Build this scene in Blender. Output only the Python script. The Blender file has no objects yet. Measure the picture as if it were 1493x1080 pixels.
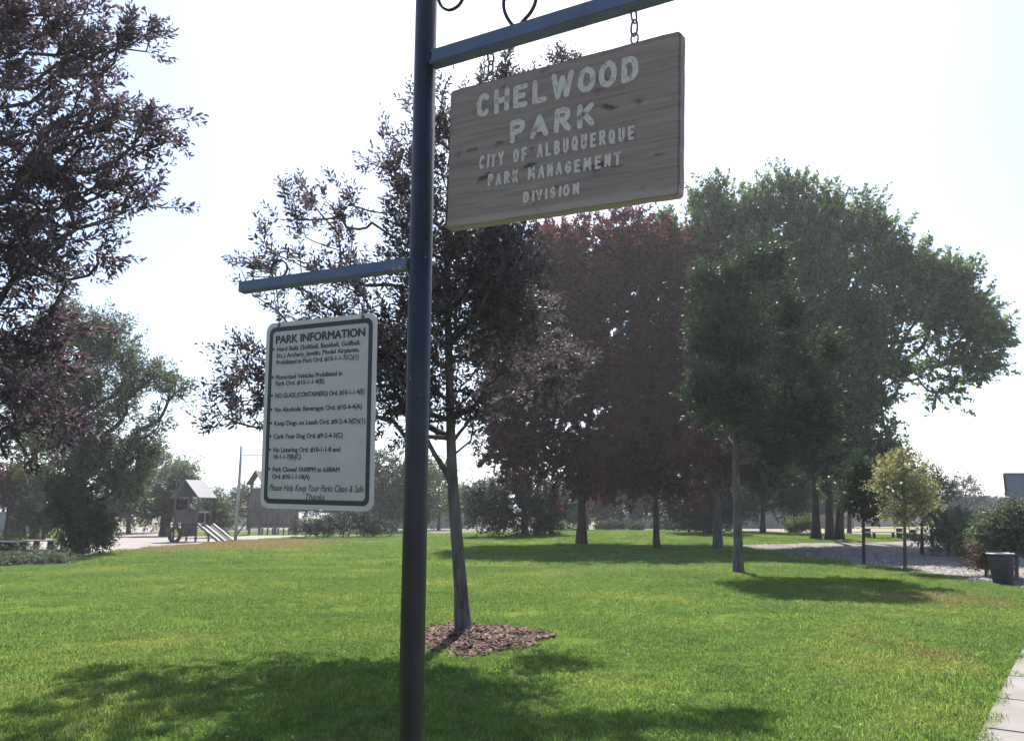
import bpy, bmesh, math, random
import numpy as np
from mathutils import Vector, Matrix
R = math.radians
rng = np.random.default_rng(7)
random.seed(7)
scene = bpy.context.scene
C = scene.collection

# ------------------------------------------------------------------ camera
EYE = 1.6
PITCH = R(10.4)
F = 1150.0 / 1493.0
cam_d = bpy.data.cameras.new('camera')
cam_d.sensor_width = 36.0
cam_d.lens = 36.0 * F
cam_d.clip_start = 0.05
cam_d.clip_end = 12000.0
cam = bpy.data.objects.new('camera', cam_d)
C.objects.link(cam)
cam.location = (0, 0, EYE)
cam.rotation_euler = (R(90) + PITCH, 0, 0)
scene.camera = cam

# ------------------------------------------------------------------ sky, sun, exposure
SUN_EL, SUN_AZ = R(51), R(4)
world = bpy.data.worlds.new('World')
scene.world = world
world.use_nodes = True
wt = world.node_tree
wt.nodes.clear()
sky = wt.nodes.new('ShaderNodeTexSky')
sky.sky_type = 'NISHITA'
sky.sun_disc = False
sky.sun_elevation = SUN_EL
sky.sun_rotation = SUN_AZ
sky.altitude = 1600
sky.air_density = 1.0
sky.dust_density = 4.2
sky.ozone_density = 1.0
bg = wt.nodes.new('ShaderNodeBackground')
bg.inputs['Strength'].default_value = 0.105
wo = wt.nodes.new('ShaderNodeOutputWorld')
wt.links.new(sky.outputs[0], bg.inputs['Color'])
wt.links.new(bg.outputs[0], wo.inputs['Surface'])
sun_d = bpy.data.lights.new('sun', 'SUN')
sun_d.energy = 5.0
sun_d.angle = R(0.53)
sun_d.color = (1.0, 0.95, 0.86)
sun = bpy.data.objects.new('sun', sun_d)
C.objects.link(sun)
sdir = Vector((math.sin(SUN_AZ) * math.cos(SUN_EL), math.cos(SUN_AZ) * math.cos(SUN_EL), math.sin(SUN_EL)))
sun.rotation_euler = sdir.to_track_quat('Z', 'Y').to_euler()
vs = scene.view_settings
vs.view_transform = 'Standard'
vs.look = 'None'
vs.exposure = 1.25
vs.gamma = 1.0
vs.use_curve_mapping = False
scene.cycles.max_bounces = 8
scene.cycles.transparent_max_bounces = 8
scene.cycles.use_denoising = True

# ------------------------------------------------------------------ helpers
def at(px, py, Y):
    """pixel of the 1493 wide photograph -> world point at forward distance Y"""
    u = (px - 746.5) / 1150.0
    v = (540.0 - py) / 1150.0
    d = Vector((u, math.cos(PITCH) - v * math.sin(PITCH), math.sin(PITCH) + v * math.cos(PITCH)))
    return Vector((0, 0, EYE)) + d * (Y / d.y)

def height(x, y):
    return 0.45 * np.exp(-(((x - 9) / 15.0) ** 2 + ((y - 60) / 13.0) ** 2))

def ground(px, py, lift=0.0):
    lo, hi = 2.0, 400.0
    for _ in range(60):
        m = (lo + hi) / 2
        q = at(px, py, m)
        if q.z > height(q.x, q.y): lo = m
        else: hi = m
    q = at(px, py, lo)
    return Vector((q.x, q.y, float(height(q.x, q.y)) + lift))

def tag(o, label=None, cat=None, group=None, kind=None):
    if label: o['label'] = label
    if cat: o['category'] = cat
    if group: o['group'] = group
    if kind: o['kind'] = kind
    return o

def empty(name, loc, rz=0.0, label=None, cat=None, group=None):
    o = bpy.data.objects.new(name, None)
    o.empty_display_size = 0.2
    C.objects.link(o)
    o.location = loc
    o.rotation_euler = (0, 0, rz)
    return tag(o, label, cat, group)

def link(name, me, mat, parent=None):
    o = bpy.data.objects.new(name, me)
    if mat and not me.materials: me.materials.append(mat)
    C.objects.link(o)
    if parent: o.parent = parent
    return o

def dup_tree(src, loc, rz=0.0, parent=None):
    c = src.copy()
    C.objects.link(c)
    c.parent = parent
    if parent is None:
        c.location = loc; c.rotation_euler = (0, 0, rz)
    for ch in list(src.children):
        dup_tree(ch, None, 0, c)
    return c

def np_mesh(name, V, faces_list, smooth=False):
    """faces_list: list of int arrays (M,k)"""
    me = bpy.data.meshes.new(name)
    V = np.asarray(V, dtype=np.float32).reshape(-1, 3)
    me.vertices.add(len(V))
    me.vertices.foreach_set('co', V.ravel())
    loops = np.concatenate([f.ravel() for f in faces_list]).astype(np.int32)
    sizes = np.concatenate([np.full(len(f), f.shape[1]) for f in faces_list])
    starts = np.concatenate([[0], np.cumsum(sizes)[:-1]]).astype(np.int32)
    me.loops.add(len(loops))
    me.loops.foreach_set('vertex_index', loops)
    me.polygons.add(len(sizes))
    me.polygons.foreach_set('loop_start', starts)
    if smooth:
        me.polygons.foreach_set('use_smooth', np.ones(len(sizes), dtype=bool))
    me.update(calc_edges=True)
    return me

class MB:
    def __init__(self): self.v = []; self.f = []
    def add(self, V, Fs):
        n = len(self.v)
        self.v += [tuple(p) for p in V]
        self.f += [tuple(i + n for i in f) for f in Fs]
        return self
    def box(self, x0, x1, y0, y1, z0, z1, M=None, bev=0.0):
        V = [Vector((x, y, z)) for z in (z0, z1) for y in (y0, y1) for x in (x0, x1)]
        if M: V = [M @ p for p in V]
        return self.add(V, [(0, 2, 3, 1), (4, 5, 7, 6), (0, 1, 5, 4), (2, 6, 7, 3), (0, 4, 6, 2), (1, 3, 7, 5)])
    def bar(self, a, b, w, h):
        a = Vector(a); b = Vector(b); d = (b - a)
        L = d.length; d.normalize()
        up = Vector((0, 0, 1)) if abs(d.z) < 0.95 else Vector((0, 1, 0))
        s = d.cross(up).normalized(); u = s.cross(d).normalized()
        M = Matrix(((s.x, d.x, u.x, a.x), (s.y, d.y, u.y, a.y), (s.z, d.z, u.z, a.z), (0, 0, 0, 1)))
        return self.box(-w / 2, w / 2, 0, L, -h / 2, h / 2, M)
    def tube(self, pts, rad, n=8, cap=True, closed=False):
        pts = [Vector(p) for p in pts]
        rs = rad if hasattr(rad, '__len__') else [rad] * len(pts)
        base = len(self.v); m = len(pts); prev = None
        for i, p in enumerate(pts):
            if closed: d = pts[(i + 1) % m] - pts[(i - 1) % m]
            else: d = pts[min(i + 1, m - 1)] - pts[max(i - 1, 0)]
            d.normalize()
            if prev is None:
                a = d.cross(Vector((0, 0, 1)) if abs(d.z) < 0.9 else Vector((0, 1, 0))).normalized()
            else:
                a = (prev - d * prev.dot(d)).normalized()
            prev = a; b = d.cross(a)
            for k in range(n):
                t = 2 * math.pi * k / n
                self.v.append(tuple(p + (a * math.cos(t) + b * math.sin(t)) * rs[i]))
        for i in range(m if closed else m - 1):
            j = (i + 1) % m
            for k in range(n):
                k2 = (k + 1) % n
                self.f.append((base + i * n + k, base + i * n + k2, base + j * n + k2, base + j * n + k))
        if cap and not closed:
            self.f.append(tuple(base + k for k in range(n))[::-1])
            self.f.append(tuple(base + (m - 1) * n + k for k in range(n)))
        return self
    def mesh(self, name, smooth=False, bevel=0.0):
        me = bpy.data.meshes.new(name)
        me.from_pydata(self.v, [], self.f)
        if bevel > 0:
            bm = bmesh.new(); bm.from_mesh(me)
            es = [e for e in bm.edges if len(e.link_faces) == 2 and e.calc_face_angle(0) > 0.6]
            bmesh.ops.bevel(bm, geom=es, offset=bevel, segments=2, affect='EDGES', clamp_overlap=True)
            bm.to_mesh(me); bm.free()
        if smooth:
            me.polygons.foreach_set('use_smooth', np.ones(len(me.polygons), dtype=bool))
        me.update()
        return me
    def build(self, name, mat, parent=None, smooth=False, bevel=0.0):
        return link(name, self.mesh(name, smooth, bevel), mat, parent)

def N(nt, t, **kw):
    n = nt.nodes.new(t)
    for k, v in kw.items():
        if k in n.inputs: n.inputs[k].default_value = v
        else: setattr(n, k, v)
    return n

def mat(name, c1, c2=None, scale=5.0, rough=0.7, spec=0.3, bump=0.0, bscale=None, metal=0.0, trans=0.0, tcol=None,
        island=0.0, coord='Object', stretch=None, detail=5.0, lo=0.35, hi=0.65, hue=0.0):
    m = bpy.data.materials.new(name); m.use_nodes = True
    nt = m.node_tree; nt.nodes.clear()
    out = N(nt, 'ShaderNodeOutputMaterial')
    bs = N(nt, 'ShaderNodeBsdfPrincipled')
    bs.inputs['Roughness'].default_value = rough
    bs.inputs['Specular IOR Level'].default_value = spec
    bs.inputs['Metallic'].default_value = metal
    c2 = c2 or c1
    L = nt.links.new
    if coord == 'Position':
        src = N(nt, 'ShaderNodeNewGeometry').outputs['Position']
    else:
        src = N(nt, 'ShaderNodeTexCoord').outputs['Object']
    if stretch:
        mp = N(nt, 'ShaderNodeMapping'); mp.inputs['Scale'].default_value = stretch
        L(src, mp.inputs['Vector']); src = mp.outputs[0]
    no = N(nt, 'ShaderNodeTexNoise', Scale=scale, Detail=detail, Roughness=0.6); L(src, no.inputs['Vector'])
    cr = N(nt, 'ShaderNodeValToRGB')
    cr.color_ramp.elements[0].position = lo; cr.color_ramp.elements[0].color = (*c1, 1)
    cr.color_ramp.elements[1].position = hi; cr.color_ramp.elements[1].color = (*c2, 1)
    L(no.outputs['Fac'], cr.inputs[0])
    col = cr.outputs[0]
    if island > 0:
        g = N(nt, 'ShaderNodeNewGeometry')
        mr = N(nt, 'ShaderNodeMapRange'); mr.inputs['To Min'].default_value = 1 - island; mr.inputs['To Max'].default_value = 1 + island
        L(g.outputs['Random Per Island'], mr.inputs['Value'])
        hs = N(nt, 'ShaderNodeHueSaturation'); L(mr.outputs[0], hs.inputs['Value']); L(col, hs.inputs['Color'])
        if hue > 0:
            m2 = N(nt, 'ShaderNodeMath', operation='MULTIPLY'); m2.inputs[1].default_value = 7.31
            fr = N(nt, 'ShaderNodeMath', operation='FRACT')
            L(g.outputs['Random Per Island'], m2.inputs[0]); L(m2.outputs[0], fr.inputs[0])
            mh = N(nt, 'ShaderNodeMapRange'); mh.inputs['To Min'].default_value = 0.5 - hue; mh.inputs['To Max'].default_value = 0.5 + hue
            L(fr.outputs[0], mh.inputs['Value']); L(mh.outputs[0], hs.inputs['Hue'])
        col = hs.outputs[0]
    L(col, bs.inputs['Base Color'])
    if bump > 0:
        nb = N(nt, 'ShaderNodeTexNoise', Scale=bscale or scale * 4, Detail=6.0); L(src, nb.inputs['Vector'])
        bp = N(nt, 'ShaderNodeBump', Strength=bump, Distance=0.02); L(nb.outputs['Fac'], bp.inputs['Height'])
        L(bp.outputs[0], bs.inputs['Normal'])
    if trans > 0:
        tr = N(nt, 'ShaderNodeBsdfTranslucent')
        if tcol:
            mx = N(nt, 'ShaderNodeMix', data_type='RGBA', blend_type='MULTIPLY'); mx.inputs[0].default_value = 1.0
            L(col, mx.inputs[6]); mx.inputs[7].default_value = (*tcol, 1)
            L(mx.outputs[2], tr.inputs['Color'])
        else: L(col, tr.inputs['Color'])
        ms = N(nt, 'ShaderNodeMixShader'); ms.inputs[0].default_value = trans
        L(bs.outputs[0], ms.inputs[1]); L(tr.outputs[0], ms.inputs[2]); L(ms.outputs[0], out.inputs['Surface'])
    else:
        L(bs.outputs[0], out.inputs['Surface'])
    m['bsdf'] = bs.name
    return m

# ------------------------------------------------------------------ materials
M = {}
M['soil'] = mat('dry_soil', (0.11, 0.10, 0.065), (0.19, 0.17, 0.12), 0.25, 0.95, 0.1, 0.3, 3.0)
M['gravel'] = mat('gravel', (0.13, 0.115, 0.11), (0.24, 0.215, 0.205), 2.2, 0.95, 0.1, 0.8, 30.0)
M['path'] = mat('gravel_path', (0.21, 0.185, 0.175), (0.30, 0.27, 0.255), 1.0, 0.95, 0.1, 0.5, 20.0)
M['stone'] = mat('loose_stone', (0.13, 0.12, 0.115), (0.26, 0.24, 0.225), 3.0, 0.9, 0.2, island=0.5)
M['concrete'] = mat('concrete', (0.185, 0.172, 0.163), (0.235, 0.22, 0.21), 1.6, 0.9, 0.2, 0.25, 60.0, coord='Position')
M['asphalt'] = mat('road_surface', (0.12, 0.12, 0.12), (0.16, 0.16, 0.16), 1.0, 0.9)
M['dry'] = mat('dry_field', (0.18, 0.16, 0.105), (0.27, 0.235, 0.155), 0.3, 0.95, 0.1, 0.4, 3.0)
M['bark'] = mat('grey_brown_bark', (0.055, 0.045, 0.043), (0.15, 0.13, 0.125), 9.0, 0.9, 0.2, 1.0, 40.0, stretch=(1, 1, 0.25))
M['barkd'] = mat('dark_bark', (0.03, 0.024, 0.022), (0.07, 0.058, 0.05), 6.0, 0.9, 0.2, 1.0, 25.0, stretch=(1, 1, 0.25))
M['twig'] = mat('pale_twig', (0.13, 0.10, 0.09), (0.22, 0.19, 0.17), 9.0, 0.9)
M['copper'] = mat('copper_leaves', (0.048, 0.022, 0.026), (0.095, 0.028, 0.031), 0.35, 0.6, 0.15, trans=0.35, tcol=(1.6, 0.9, 0.9), island=0.5, hue=0.03)
M['plum_grey'] = mat('grey_plum_leaves', (0.088, 0.093, 0.093), (0.090, 0.066, 0.078), 0.7, 0.5, 0.25, trans=0.5, tcol=(1.0, 1.0, 1.0), island=0.5, hue=0.05)
M['copper_near'] = mat('plum_leaves', (0.080, 0.074, 0.088), (0.095, 0.058, 0.074), 0.7, 0.5, 0.3, trans=0.45, tcol=(1.05, 1.0, 1.08), island=0.45, hue=0.04)
M['mixed'] = mat('maroon_green_leaves', (0.026, 0.038, 0.028), (0.046, 0.026, 0.028), 0.30, 0.6, 0.15, trans=0.35, tcol=(1.1, 1.0, 0.9), island=0.5, hue=0.02)
M['green_dark'] = mat('dark_green_leaves', (0.030, 0.052, 0.032), (0.060, 0.088, 0.052), 0.5, 0.55, 0.2, trans=0.25, tcol=(1.1, 1.2, 0.7), island=0.4)
M['cotton'] = mat('cottonwood_leaves', (0.085, 0.13, 0.065), (0.165, 0.21, 0.12), 0.22, 0.5, 0.4, trans=0.42, tcol=(1.1, 1.2, 0.8), island=0.5)
M['willow'] = mat('grey_green_leaves', (0.080, 0.105, 0.070), (0.15, 0.17, 0.125), 0.4, 0.55, 0.3, trans=0.35, tcol=(1.1, 1.15, 0.8), island=0.45)
M['bright'] = mat('bright_green_leaves', (0.06, 0.11, 0.03), (0.11, 0.15, 0.05), 0.6, 0.55, 0.3, trans=0.4, tcol=(1.2, 1.2, 0.6), island=0.4)
M['yellow'] = mat('yellow_green_leaves', (0.23, 0.26, 0.13), (0.34, 0.34, 0.19), 0.6, 0.55, 0.3, trans=0.4, tcol=(1.2, 1.1, 0.7), island=0.4)
M['conifer'] = mat('conifer_needles', (0.018, 0.030, 0.022), (0.035, 0.050, 0.032), 0.6, 0.6, 0.2, trans=0.15, island=0.4)
M['rust'] = mat('reddish_leaves', (0.10, 0.065, 0.05), (0.17, 0.11, 0.09), 0.8, 0.6, 0.2, trans=0.35, island=0.4)
M['hillveg'] = mat('hill_scrub', (0.075, 0.08, 0.085), (0.13, 0.13, 0.13), 0.2, 0.9, 0.1, trans=0.2, island=0.4)
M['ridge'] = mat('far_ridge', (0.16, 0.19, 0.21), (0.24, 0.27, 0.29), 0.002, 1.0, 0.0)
M['mulch'] = mat('mulch_chip', (0.04, 0.026, 0.021), (0.16, 0.105, 0.085), 3.0, 0.9, 0.1, island=0.7)
M['mulchbed'] = mat('mulch_bed', (0.03, 0.020, 0.015), (0.09, 0.06, 0.045), 14.0, 0.95, 0.1, 1.0, 50.0)
M['wood_grey'] = mat('weathered_wood', (0.12, 0.11, 0.108), (0.20, 0.185, 0.18), 4.0, 0.9, 0.1, 0.4, 30.0, stretch=(1, 1, 0.2))
M['wood_light'] = mat('pale_timber', (0.42, 0.38, 0.33), (0.56, 0.52, 0.46), 4.0, 0.85, 0.2)
M['wood_dark'] = mat('dark_timber', (0.06, 0.045, 0.04), (0.10, 0.08, 0.07), 4.0, 0.85, 0.2)
M['brown_panel'] = mat('brown_panel', (0.085, 0.065, 0.065), (0.11, 0.085, 0.085), 2.0, 0.7)
M['roof_metal'] = mat('light_metal_roof', (0.14, 0.15, 0.18), (0.18, 0.19, 0.22), 2.0, 0.6, 0.2)
M['roof_dark'] = mat('dark_gable', (0.045, 0.045, 0.06), (0.06, 0.06, 0.075), 2.0, 0.7)
M['galv'] = mat('galvanised_steel', (0.36, 0.38, 0.40), (0.46, 0.48, 0.50), 3.0, 0.45, 0.5, metal=0.4)
M['white_rail'] = mat('white_painted_rail', (0.7, 0.7, 0.7), None, 3.0, 0.5)
M['fence'] = mat('fence_boards', (0.17, 0.16, 0.16), (0.25, 0.235, 0.23), 0.7, 0.9, 0.1)
M['fence_grey'] = mat('grey_block_wall', (0.24, 0.23, 0.24), (0.32, 0.31, 0.32), 0.5, 0.9, 0.1)
M['stucco'] = mat('tan_stucco', (0.45, 0.38, 0.33), (0.55, 0.47, 0.41), 0.8, 0.9)
M['roof_tile'] = mat('brown_roof', (0.16, 0.10, 0.08), (0.26, 0.17, 0.14), 1.5, 0.9)
M['glass'] = mat('dark_window_glass', (0.03, 0.035, 0.045), None, 1.0, 0.08, 0.6)
M['bin'] = mat('dark_plastic_bin', (0.032, 0.034, 0.045), (0.045, 0.047, 0.06), 3.0, 0.6, 0.25)
M['backboard'] = mat('grey_backboard', (0.13, 0.15, 0.20), (0.17, 0.19, 0.24), 1.2, 0.5)
M['steel_dark'] = mat('dark_steel', (0.08, 0.085, 0.10), (0.11, 0.115, 0.13), 5.0, 0.5, 0.4)
M['sign_white'] = mat('reflective_white_sheet', (0.35, 0.325, 0.335), (0.41, 0.38, 0.39), 6.0, 0.38, 0.5)
M['sign_edge'] = mat('sign_margin', (0.41, 0.38, 0.385), (0.47, 0.44, 0.445), 8.0, 0.38, 0.5)
M['sign_black'] = mat('black_sign_ink', (0.018, 0.019, 0.028), (0.03, 0.03, 0.042), 30.0, 0.45, 0.4)

def paint_material(name_, ca, cb):
    m = mat(name_, ca, cb, 7.0, 0.42, 0.35, bump=0.12, bscale=55.0, coord='Position')
    nt = m.node_tree; bs = nt.nodes[m['bsdf']]; L = nt.links.new
    # chipped paint showing pale primer, in a few small flecks
    geo = N(nt, 'ShaderNodeNewGeometry')
    mp = N(nt, 'ShaderNodeMapping'); mp.inputs['Scale'].default_value = (1, 1, 0.45); L(geo.outputs['Position'], mp.inputs['Vector'])
    n1 = N(nt, 'ShaderNodeTexNoise', Scale=38.0, Detail=6.0, Roughness=0.7); L(mp.outputs[0], n1.inputs['Vector'])
    n2 = N(nt, 'ShaderNodeTexNoise', Scale=6.0, Detail=1.0); L(geo.outputs['Position'], n2.inputs['Vector'])
    r2 = N(nt, 'ShaderNodeMapRange'); r2.inputs['From Min'].default_value = 0.5; r2.inputs['From Max'].default_value = 0.75; r2.inputs['To Max'].default_value = 0.14
    L(n2.outputs['Fac'], r2.inputs['Value'])
    ad = N(nt, 'ShaderNodeMath', operation='ADD'); L(n1.outputs['Fac'], ad.inputs[0]); L(r2.outputs[0], ad.inputs[1])
    rr = N(nt, 'ShaderNodeValToRGB'); rr.color_ramp.elements[0].position = 0.735; rr.color_ramp.elements[1].position = 0.77
    L(ad.outputs[0], rr.inputs[0])
    old = bs.inputs['Base Color'].links[0].from_socket
    mx = N(nt, 'ShaderNodeMix', data_type='RGBA'); mx.inputs[7].default_value = (0.30, 0.31, 0.34, 1)
    L(rr.outputs[0], mx.inputs[0]); L(old, mx.inputs[6]); L(mx.outputs[2], bs.inputs['Base Color'])
    return m
M['paint'] = paint_material('dark_blue_post_paint', (0.011, 0.011, 0.019), (0.018, 0.018, 0.030))
M['arm_flare_tint'] = paint_material('arm_paint_with_flare_blue', (0.070, 0.092, 0.160), (0.095, 0.120, 0.20))  # bluish lens flare put into the arm colour, over the same dark paint

def plank_material():
    m = bpy.data.materials.new('weathered_sign_wood'); m.use_nodes = True
    nt = m.node_tree; nt.nodes.clear(); L = nt.links.new
    out = N(nt, 'ShaderNodeOutputMaterial'); bs = N(nt, 'ShaderNodeBsdfPrincipled', Roughness=0.8)
    bs.inputs['Specular IOR Level'].default_value = 0.25
    tc = N(nt, 'ShaderNodeTexCoord')
    mp = N(nt, 'ShaderNodeMapping'); mp.inputs['Scale'].default_value = (1.6, 6.0, 26.0); L(tc.outputs['Object'], mp.inputs['Vector'])
    g = N(nt, 'ShaderNodeTexNoise', Scale=2.2, Detail=8.0, Roughness=0.65, Distortion=0.9); L(mp.outputs[0], g.inputs['Vector'])
    cr = N(nt, 'ShaderNodeValToRGB')
    e = cr.color_ramp.elements
    e[0].position = 0.28; e[0].color = (0.155, 0.117, 0.115, 1)
    e[1].position = 0.72; e[1].color = (0.29, 0.237, 0.228, 1)
    x = e.new(0.5); x.color = (0.228, 0.182, 0.174, 1)
    L(g.outputs['Fac'], cr.inputs[0])
    # dark knots / stains
    mk = N(nt, 'ShaderNodeMapping'); mk.inputs['Scale'].default_value = (7.0, 7.0, 17.0); mk.inputs['Location'].default_value = (3.1, 0, 1.7); L(tc.outputs['Object'], mk.inputs['Vector'])
    k = N(nt, 'ShaderNodeTexNoise', Scale=1.3, Detail=3.0); L(mk.outputs[0], k.inputs['Vector'])
    kr = N(nt, 'ShaderNodeValToRGB'); kr.color_ramp.elements[0].position = 0.61; kr.color_ramp.elements[1].position = 0.70
    L(k.outputs['Fac'], kr.inputs[0])
    m1 = N(nt, 'ShaderNodeMix', data_type='RGBA'); L(kr.outputs[0], m1.inputs[0]); L(cr.outputs[0], m1.inputs[6]); m1.inputs[7].default_value = (0.075, 0.055, 0.055, 1)
    # bleached strip along the bottom edge, ragged
    sp = N(nt, 'ShaderNodeSeparateXYZ'); L(tc.outputs['Object'], sp.inputs[0])
    nn = N(nt, 'ShaderNodeTexNoise', Scale=5.0, Detail=5.0); L(tc.outputs['Object'], nn.inputs['Vector'])
    ma = N(nt, 'ShaderNodeMath', operation='MULTIPLY_ADD'); L(nn.outputs['Fac'], ma.inputs[0]); ma.inputs[1].default_value = 0.03; L(sp.outputs['Z'], ma.inputs[2])
    mr = N(nt, 'ShaderNodeMapRange'); mr.inputs['From Min'].default_value = -0.196; mr.inputs['From Max'].default_value = -0.208
    mr.inputs['To Min'].default_value = 0.0; mr.inputs['To Max'].default_value = 0.75; L(ma.outputs[0], mr.inputs['Value'])
    m2 = N(nt, 'ShaderNodeMix', data_type='RGBA'); L(mr.outputs[0], m2.inputs[0]); L(m1.outputs[2], m2.inputs[6]); m2.inputs[7].default_value = (0.30, 0.27, 0.25, 1)
    L(m2.outputs[2], bs.inputs['Base Color'])
    bp = N(nt, 'ShaderNodeBump', Strength=0.6, Distance=0.004); L(g.outputs['Fac'], bp.inputs['Height']); L(bp.outputs[0], bs.inputs['Normal'])
    L(bs.outputs[0], out.inputs['Surface'])
    return m
M['plank'] = plank_material()

def letter_material():
    m = mat('worn_white_letter_paint', (0.42, 0.39, 0.38), (0.55, 0.51, 0.50), 25.0, 0.75, 0.2)
    nt = m.node_tree; bs = nt.nodes[m['bsdf']]; L = nt.links.new
    tc = N(nt, 'ShaderNodeNewGeometry')
    n1 = N(nt, 'ShaderNodeTexNoise', Scale=75.0, Detail=5.0, Roughness=0.7); L(tc.outputs['Position'], n1.inputs['Vector'])
    rr = N(nt, 'ShaderNodeValToRGB'); rr.color_ramp.elements[0].position = 0.54; rr.color_ramp.elements[1].position = 0.64
    L(n1.outputs['Fac'], rr.inputs[0])
    old = bs.inputs['Base Color'].links[0].from_socket
    mx = N(nt, 'ShaderNodeMix', data_type='RGBA'); mx.inputs[7].default_value = (0.27, 0.21, 0.21, 1)
    L(rr.outputs[0], mx.inputs[0]); L(old, mx.inputs[6]); L(mx.outputs[2], bs.inputs['Base Color'])
    return m
M['letter'] = letter_material()

def lawn_material(name, blade):
    m = bpy.data.materials.new(name); m.use_nodes = True
    nt = m.node_tree; nt.nodes.clear(); L = nt.links.new
    out = N(nt, 'ShaderNodeOutputMaterial'); bs = N(nt, 'ShaderNodeBsdfPrincipled', Roughness=0.6)
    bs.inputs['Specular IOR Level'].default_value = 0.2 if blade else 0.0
    geo = N(nt, 'ShaderNodeNewGeometry')
    a = N(nt, 'ShaderNodeTexNoise', Scale=0.35, Detail=4.0, Roughness=0.6); L(geo.outputs['Position'], a.inputs['Vector'])
    cr = N(nt, 'ShaderNodeValToRGB'); e = cr.color_ramp.elements
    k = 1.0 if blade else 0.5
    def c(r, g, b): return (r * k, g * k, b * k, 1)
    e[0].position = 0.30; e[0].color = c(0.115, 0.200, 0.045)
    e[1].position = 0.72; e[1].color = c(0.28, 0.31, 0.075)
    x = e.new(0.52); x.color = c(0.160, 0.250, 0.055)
    L(a.outputs['Fac'], cr.inputs[0])
    # dry patches: noise plus three real worn areas
    sep = N(nt, 'ShaderNodeSeparateXYZ'); L(geo.outputs['Position'], sep.inputs[0])
    dn = N(nt, 'ShaderNodeTexNoise', Scale=1.3, Detail=6.0, Roughness=0.7); L(geo.outputs['Position'], dn.inputs['Vector'])
    total = None
    for (cx, cy, rx, ry, amp) in ((-15.5, 44.0, 7.5, 10.0, 0.42), (8.4, 16.0, 1.8, 2.2, 0.26), (4.8, 9.6, 0.5, 2.6, 0.16), (-6.5, 6.2, 1.6, 0.9, 0.2), (-1.5, 5.6, 1.6, 0.6, 0.18), (3, 25, 5, 3, 0.06), (-11, 13, 3, 1.5, 0.12)):
        mp = N(nt, 'ShaderNodeMapping'); mp.vector_type = 'POINT'
        mp.inputs['Location'].default_value = (-cx / rx, -cy / ry, 0); mp.inputs['Scale'].default_value = (1 / rx, 1 / ry, 0)
        L(geo.outputs['Position'], mp.inputs['Vector'])
        ln = N(nt, 'ShaderNodeVectorMath', operation='LENGTH'); L(mp.outputs[0], ln.inputs[0])
        mr = N(nt, 'ShaderNodeMapRange', interpolation_type='SMOOTHSTEP'); mr.inputs['From Min'].default_value = 0.2; mr.inputs['From Max'].default_value = 1.3
        mr.inputs['To Min'].default_value = amp; mr.inputs['To Max'].default_value = 0.0
        L(ln.outputs['Value'], mr.inputs['Value'])
        if total is None: total = mr.outputs[0]
        else:
            ad = N(nt, 'ShaderNodeMath', operation='ADD'); L(total, ad.inputs[0]); L(mr.outputs[0], ad.inputs[1]); total = ad.outputs[0]
    ad = N(nt, 'ShaderNodeMath', operation='ADD'); L(total, ad.inputs[0]); L(dn.outputs['Fac'], ad.inputs[1])
    dr = N(nt, 'ShaderNodeMapRange'); dr.inputs['From Min'].default_value = 0.60; dr.inputs['From Max'].default_value = 0.84; L(ad.outputs[0], dr.inputs['Value'])
    mx = N(nt, 'ShaderNodeMix', data_type='RGBA'); L(dr.outputs[0], mx.inputs[0]); L(cr.outputs[0], mx.inputs[6]); mx.inputs[7].default_value = c(0.27, 0.21, 0.09)
    col = mx.outputs[2]
    fv = N(nt, 'ShaderNodeTexNoise', Scale=4.5, Detail=5.0, Roughness=0.75); L(geo.outputs['Position'], fv.inputs['Vector'])
    fm = N(nt, 'ShaderNodeMapRange'); fm.inputs['From Min'].default_value = 0.3; fm.inputs['From Max'].default_value = 0.7; fm.inputs['To Min'].default_value = 0.66; fm.inputs['To Max'].default_value = 1.34
    L(fv.outputs['Fac'], fm.inputs['Value'])
    fh = N(nt, 'ShaderNodeHueSaturation'); L(fm.outputs[0], fh.inputs['Value']); L(col, fh.inputs['Color']); col = fh.outputs[0]
    if blade:
        mr = N(nt, 'ShaderNodeMapRange'); mr.inputs['To Min'].default_value = 0.6; mr.inputs['To Max'].default_value = 1.5
        L(geo.outputs['Random Per Island'], mr.inputs['Value'])
        hs = N(nt, 'ShaderNodeHueSaturation'); L(mr.outputs[0], hs.inputs['Value']); L(col, hs.inputs['Color'])
        L(hs.outputs[0], bs.inputs['Base Color'])
        tr = N(nt, 'ShaderNodeBsdfTranslucent'); L(hs.outputs[0], tr.inputs['Color'])
        ms = N(nt, 'ShaderNodeMixShader'); ms.inputs[0].default_value = 0.5
        L(bs.outputs[0], ms.inputs[1]); L(tr.outputs[0], ms.inputs[2]); L(ms.outputs[0], out.inputs['Surface'])
    else:
        L(col, bs.inputs['Base Color'])
        bp = N(nt, 'ShaderNodeBump', Strength=0.8, Distance=0.05); bn = N(nt, 'ShaderNodeTexNoise', Scale=14.0, Detail=6.0)
        L(geo.outputs['Position'], bn.inputs['Vector']); L(bn.outputs['Fac'], bp.inputs['Height']); L(bp.outputs[0], bs.inputs['Normal'])
        L(bs.outputs[0], out.inputs['Surface'])
    return m
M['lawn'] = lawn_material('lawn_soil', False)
M['blade'] = lawn_material('grass_blade', True)

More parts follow.
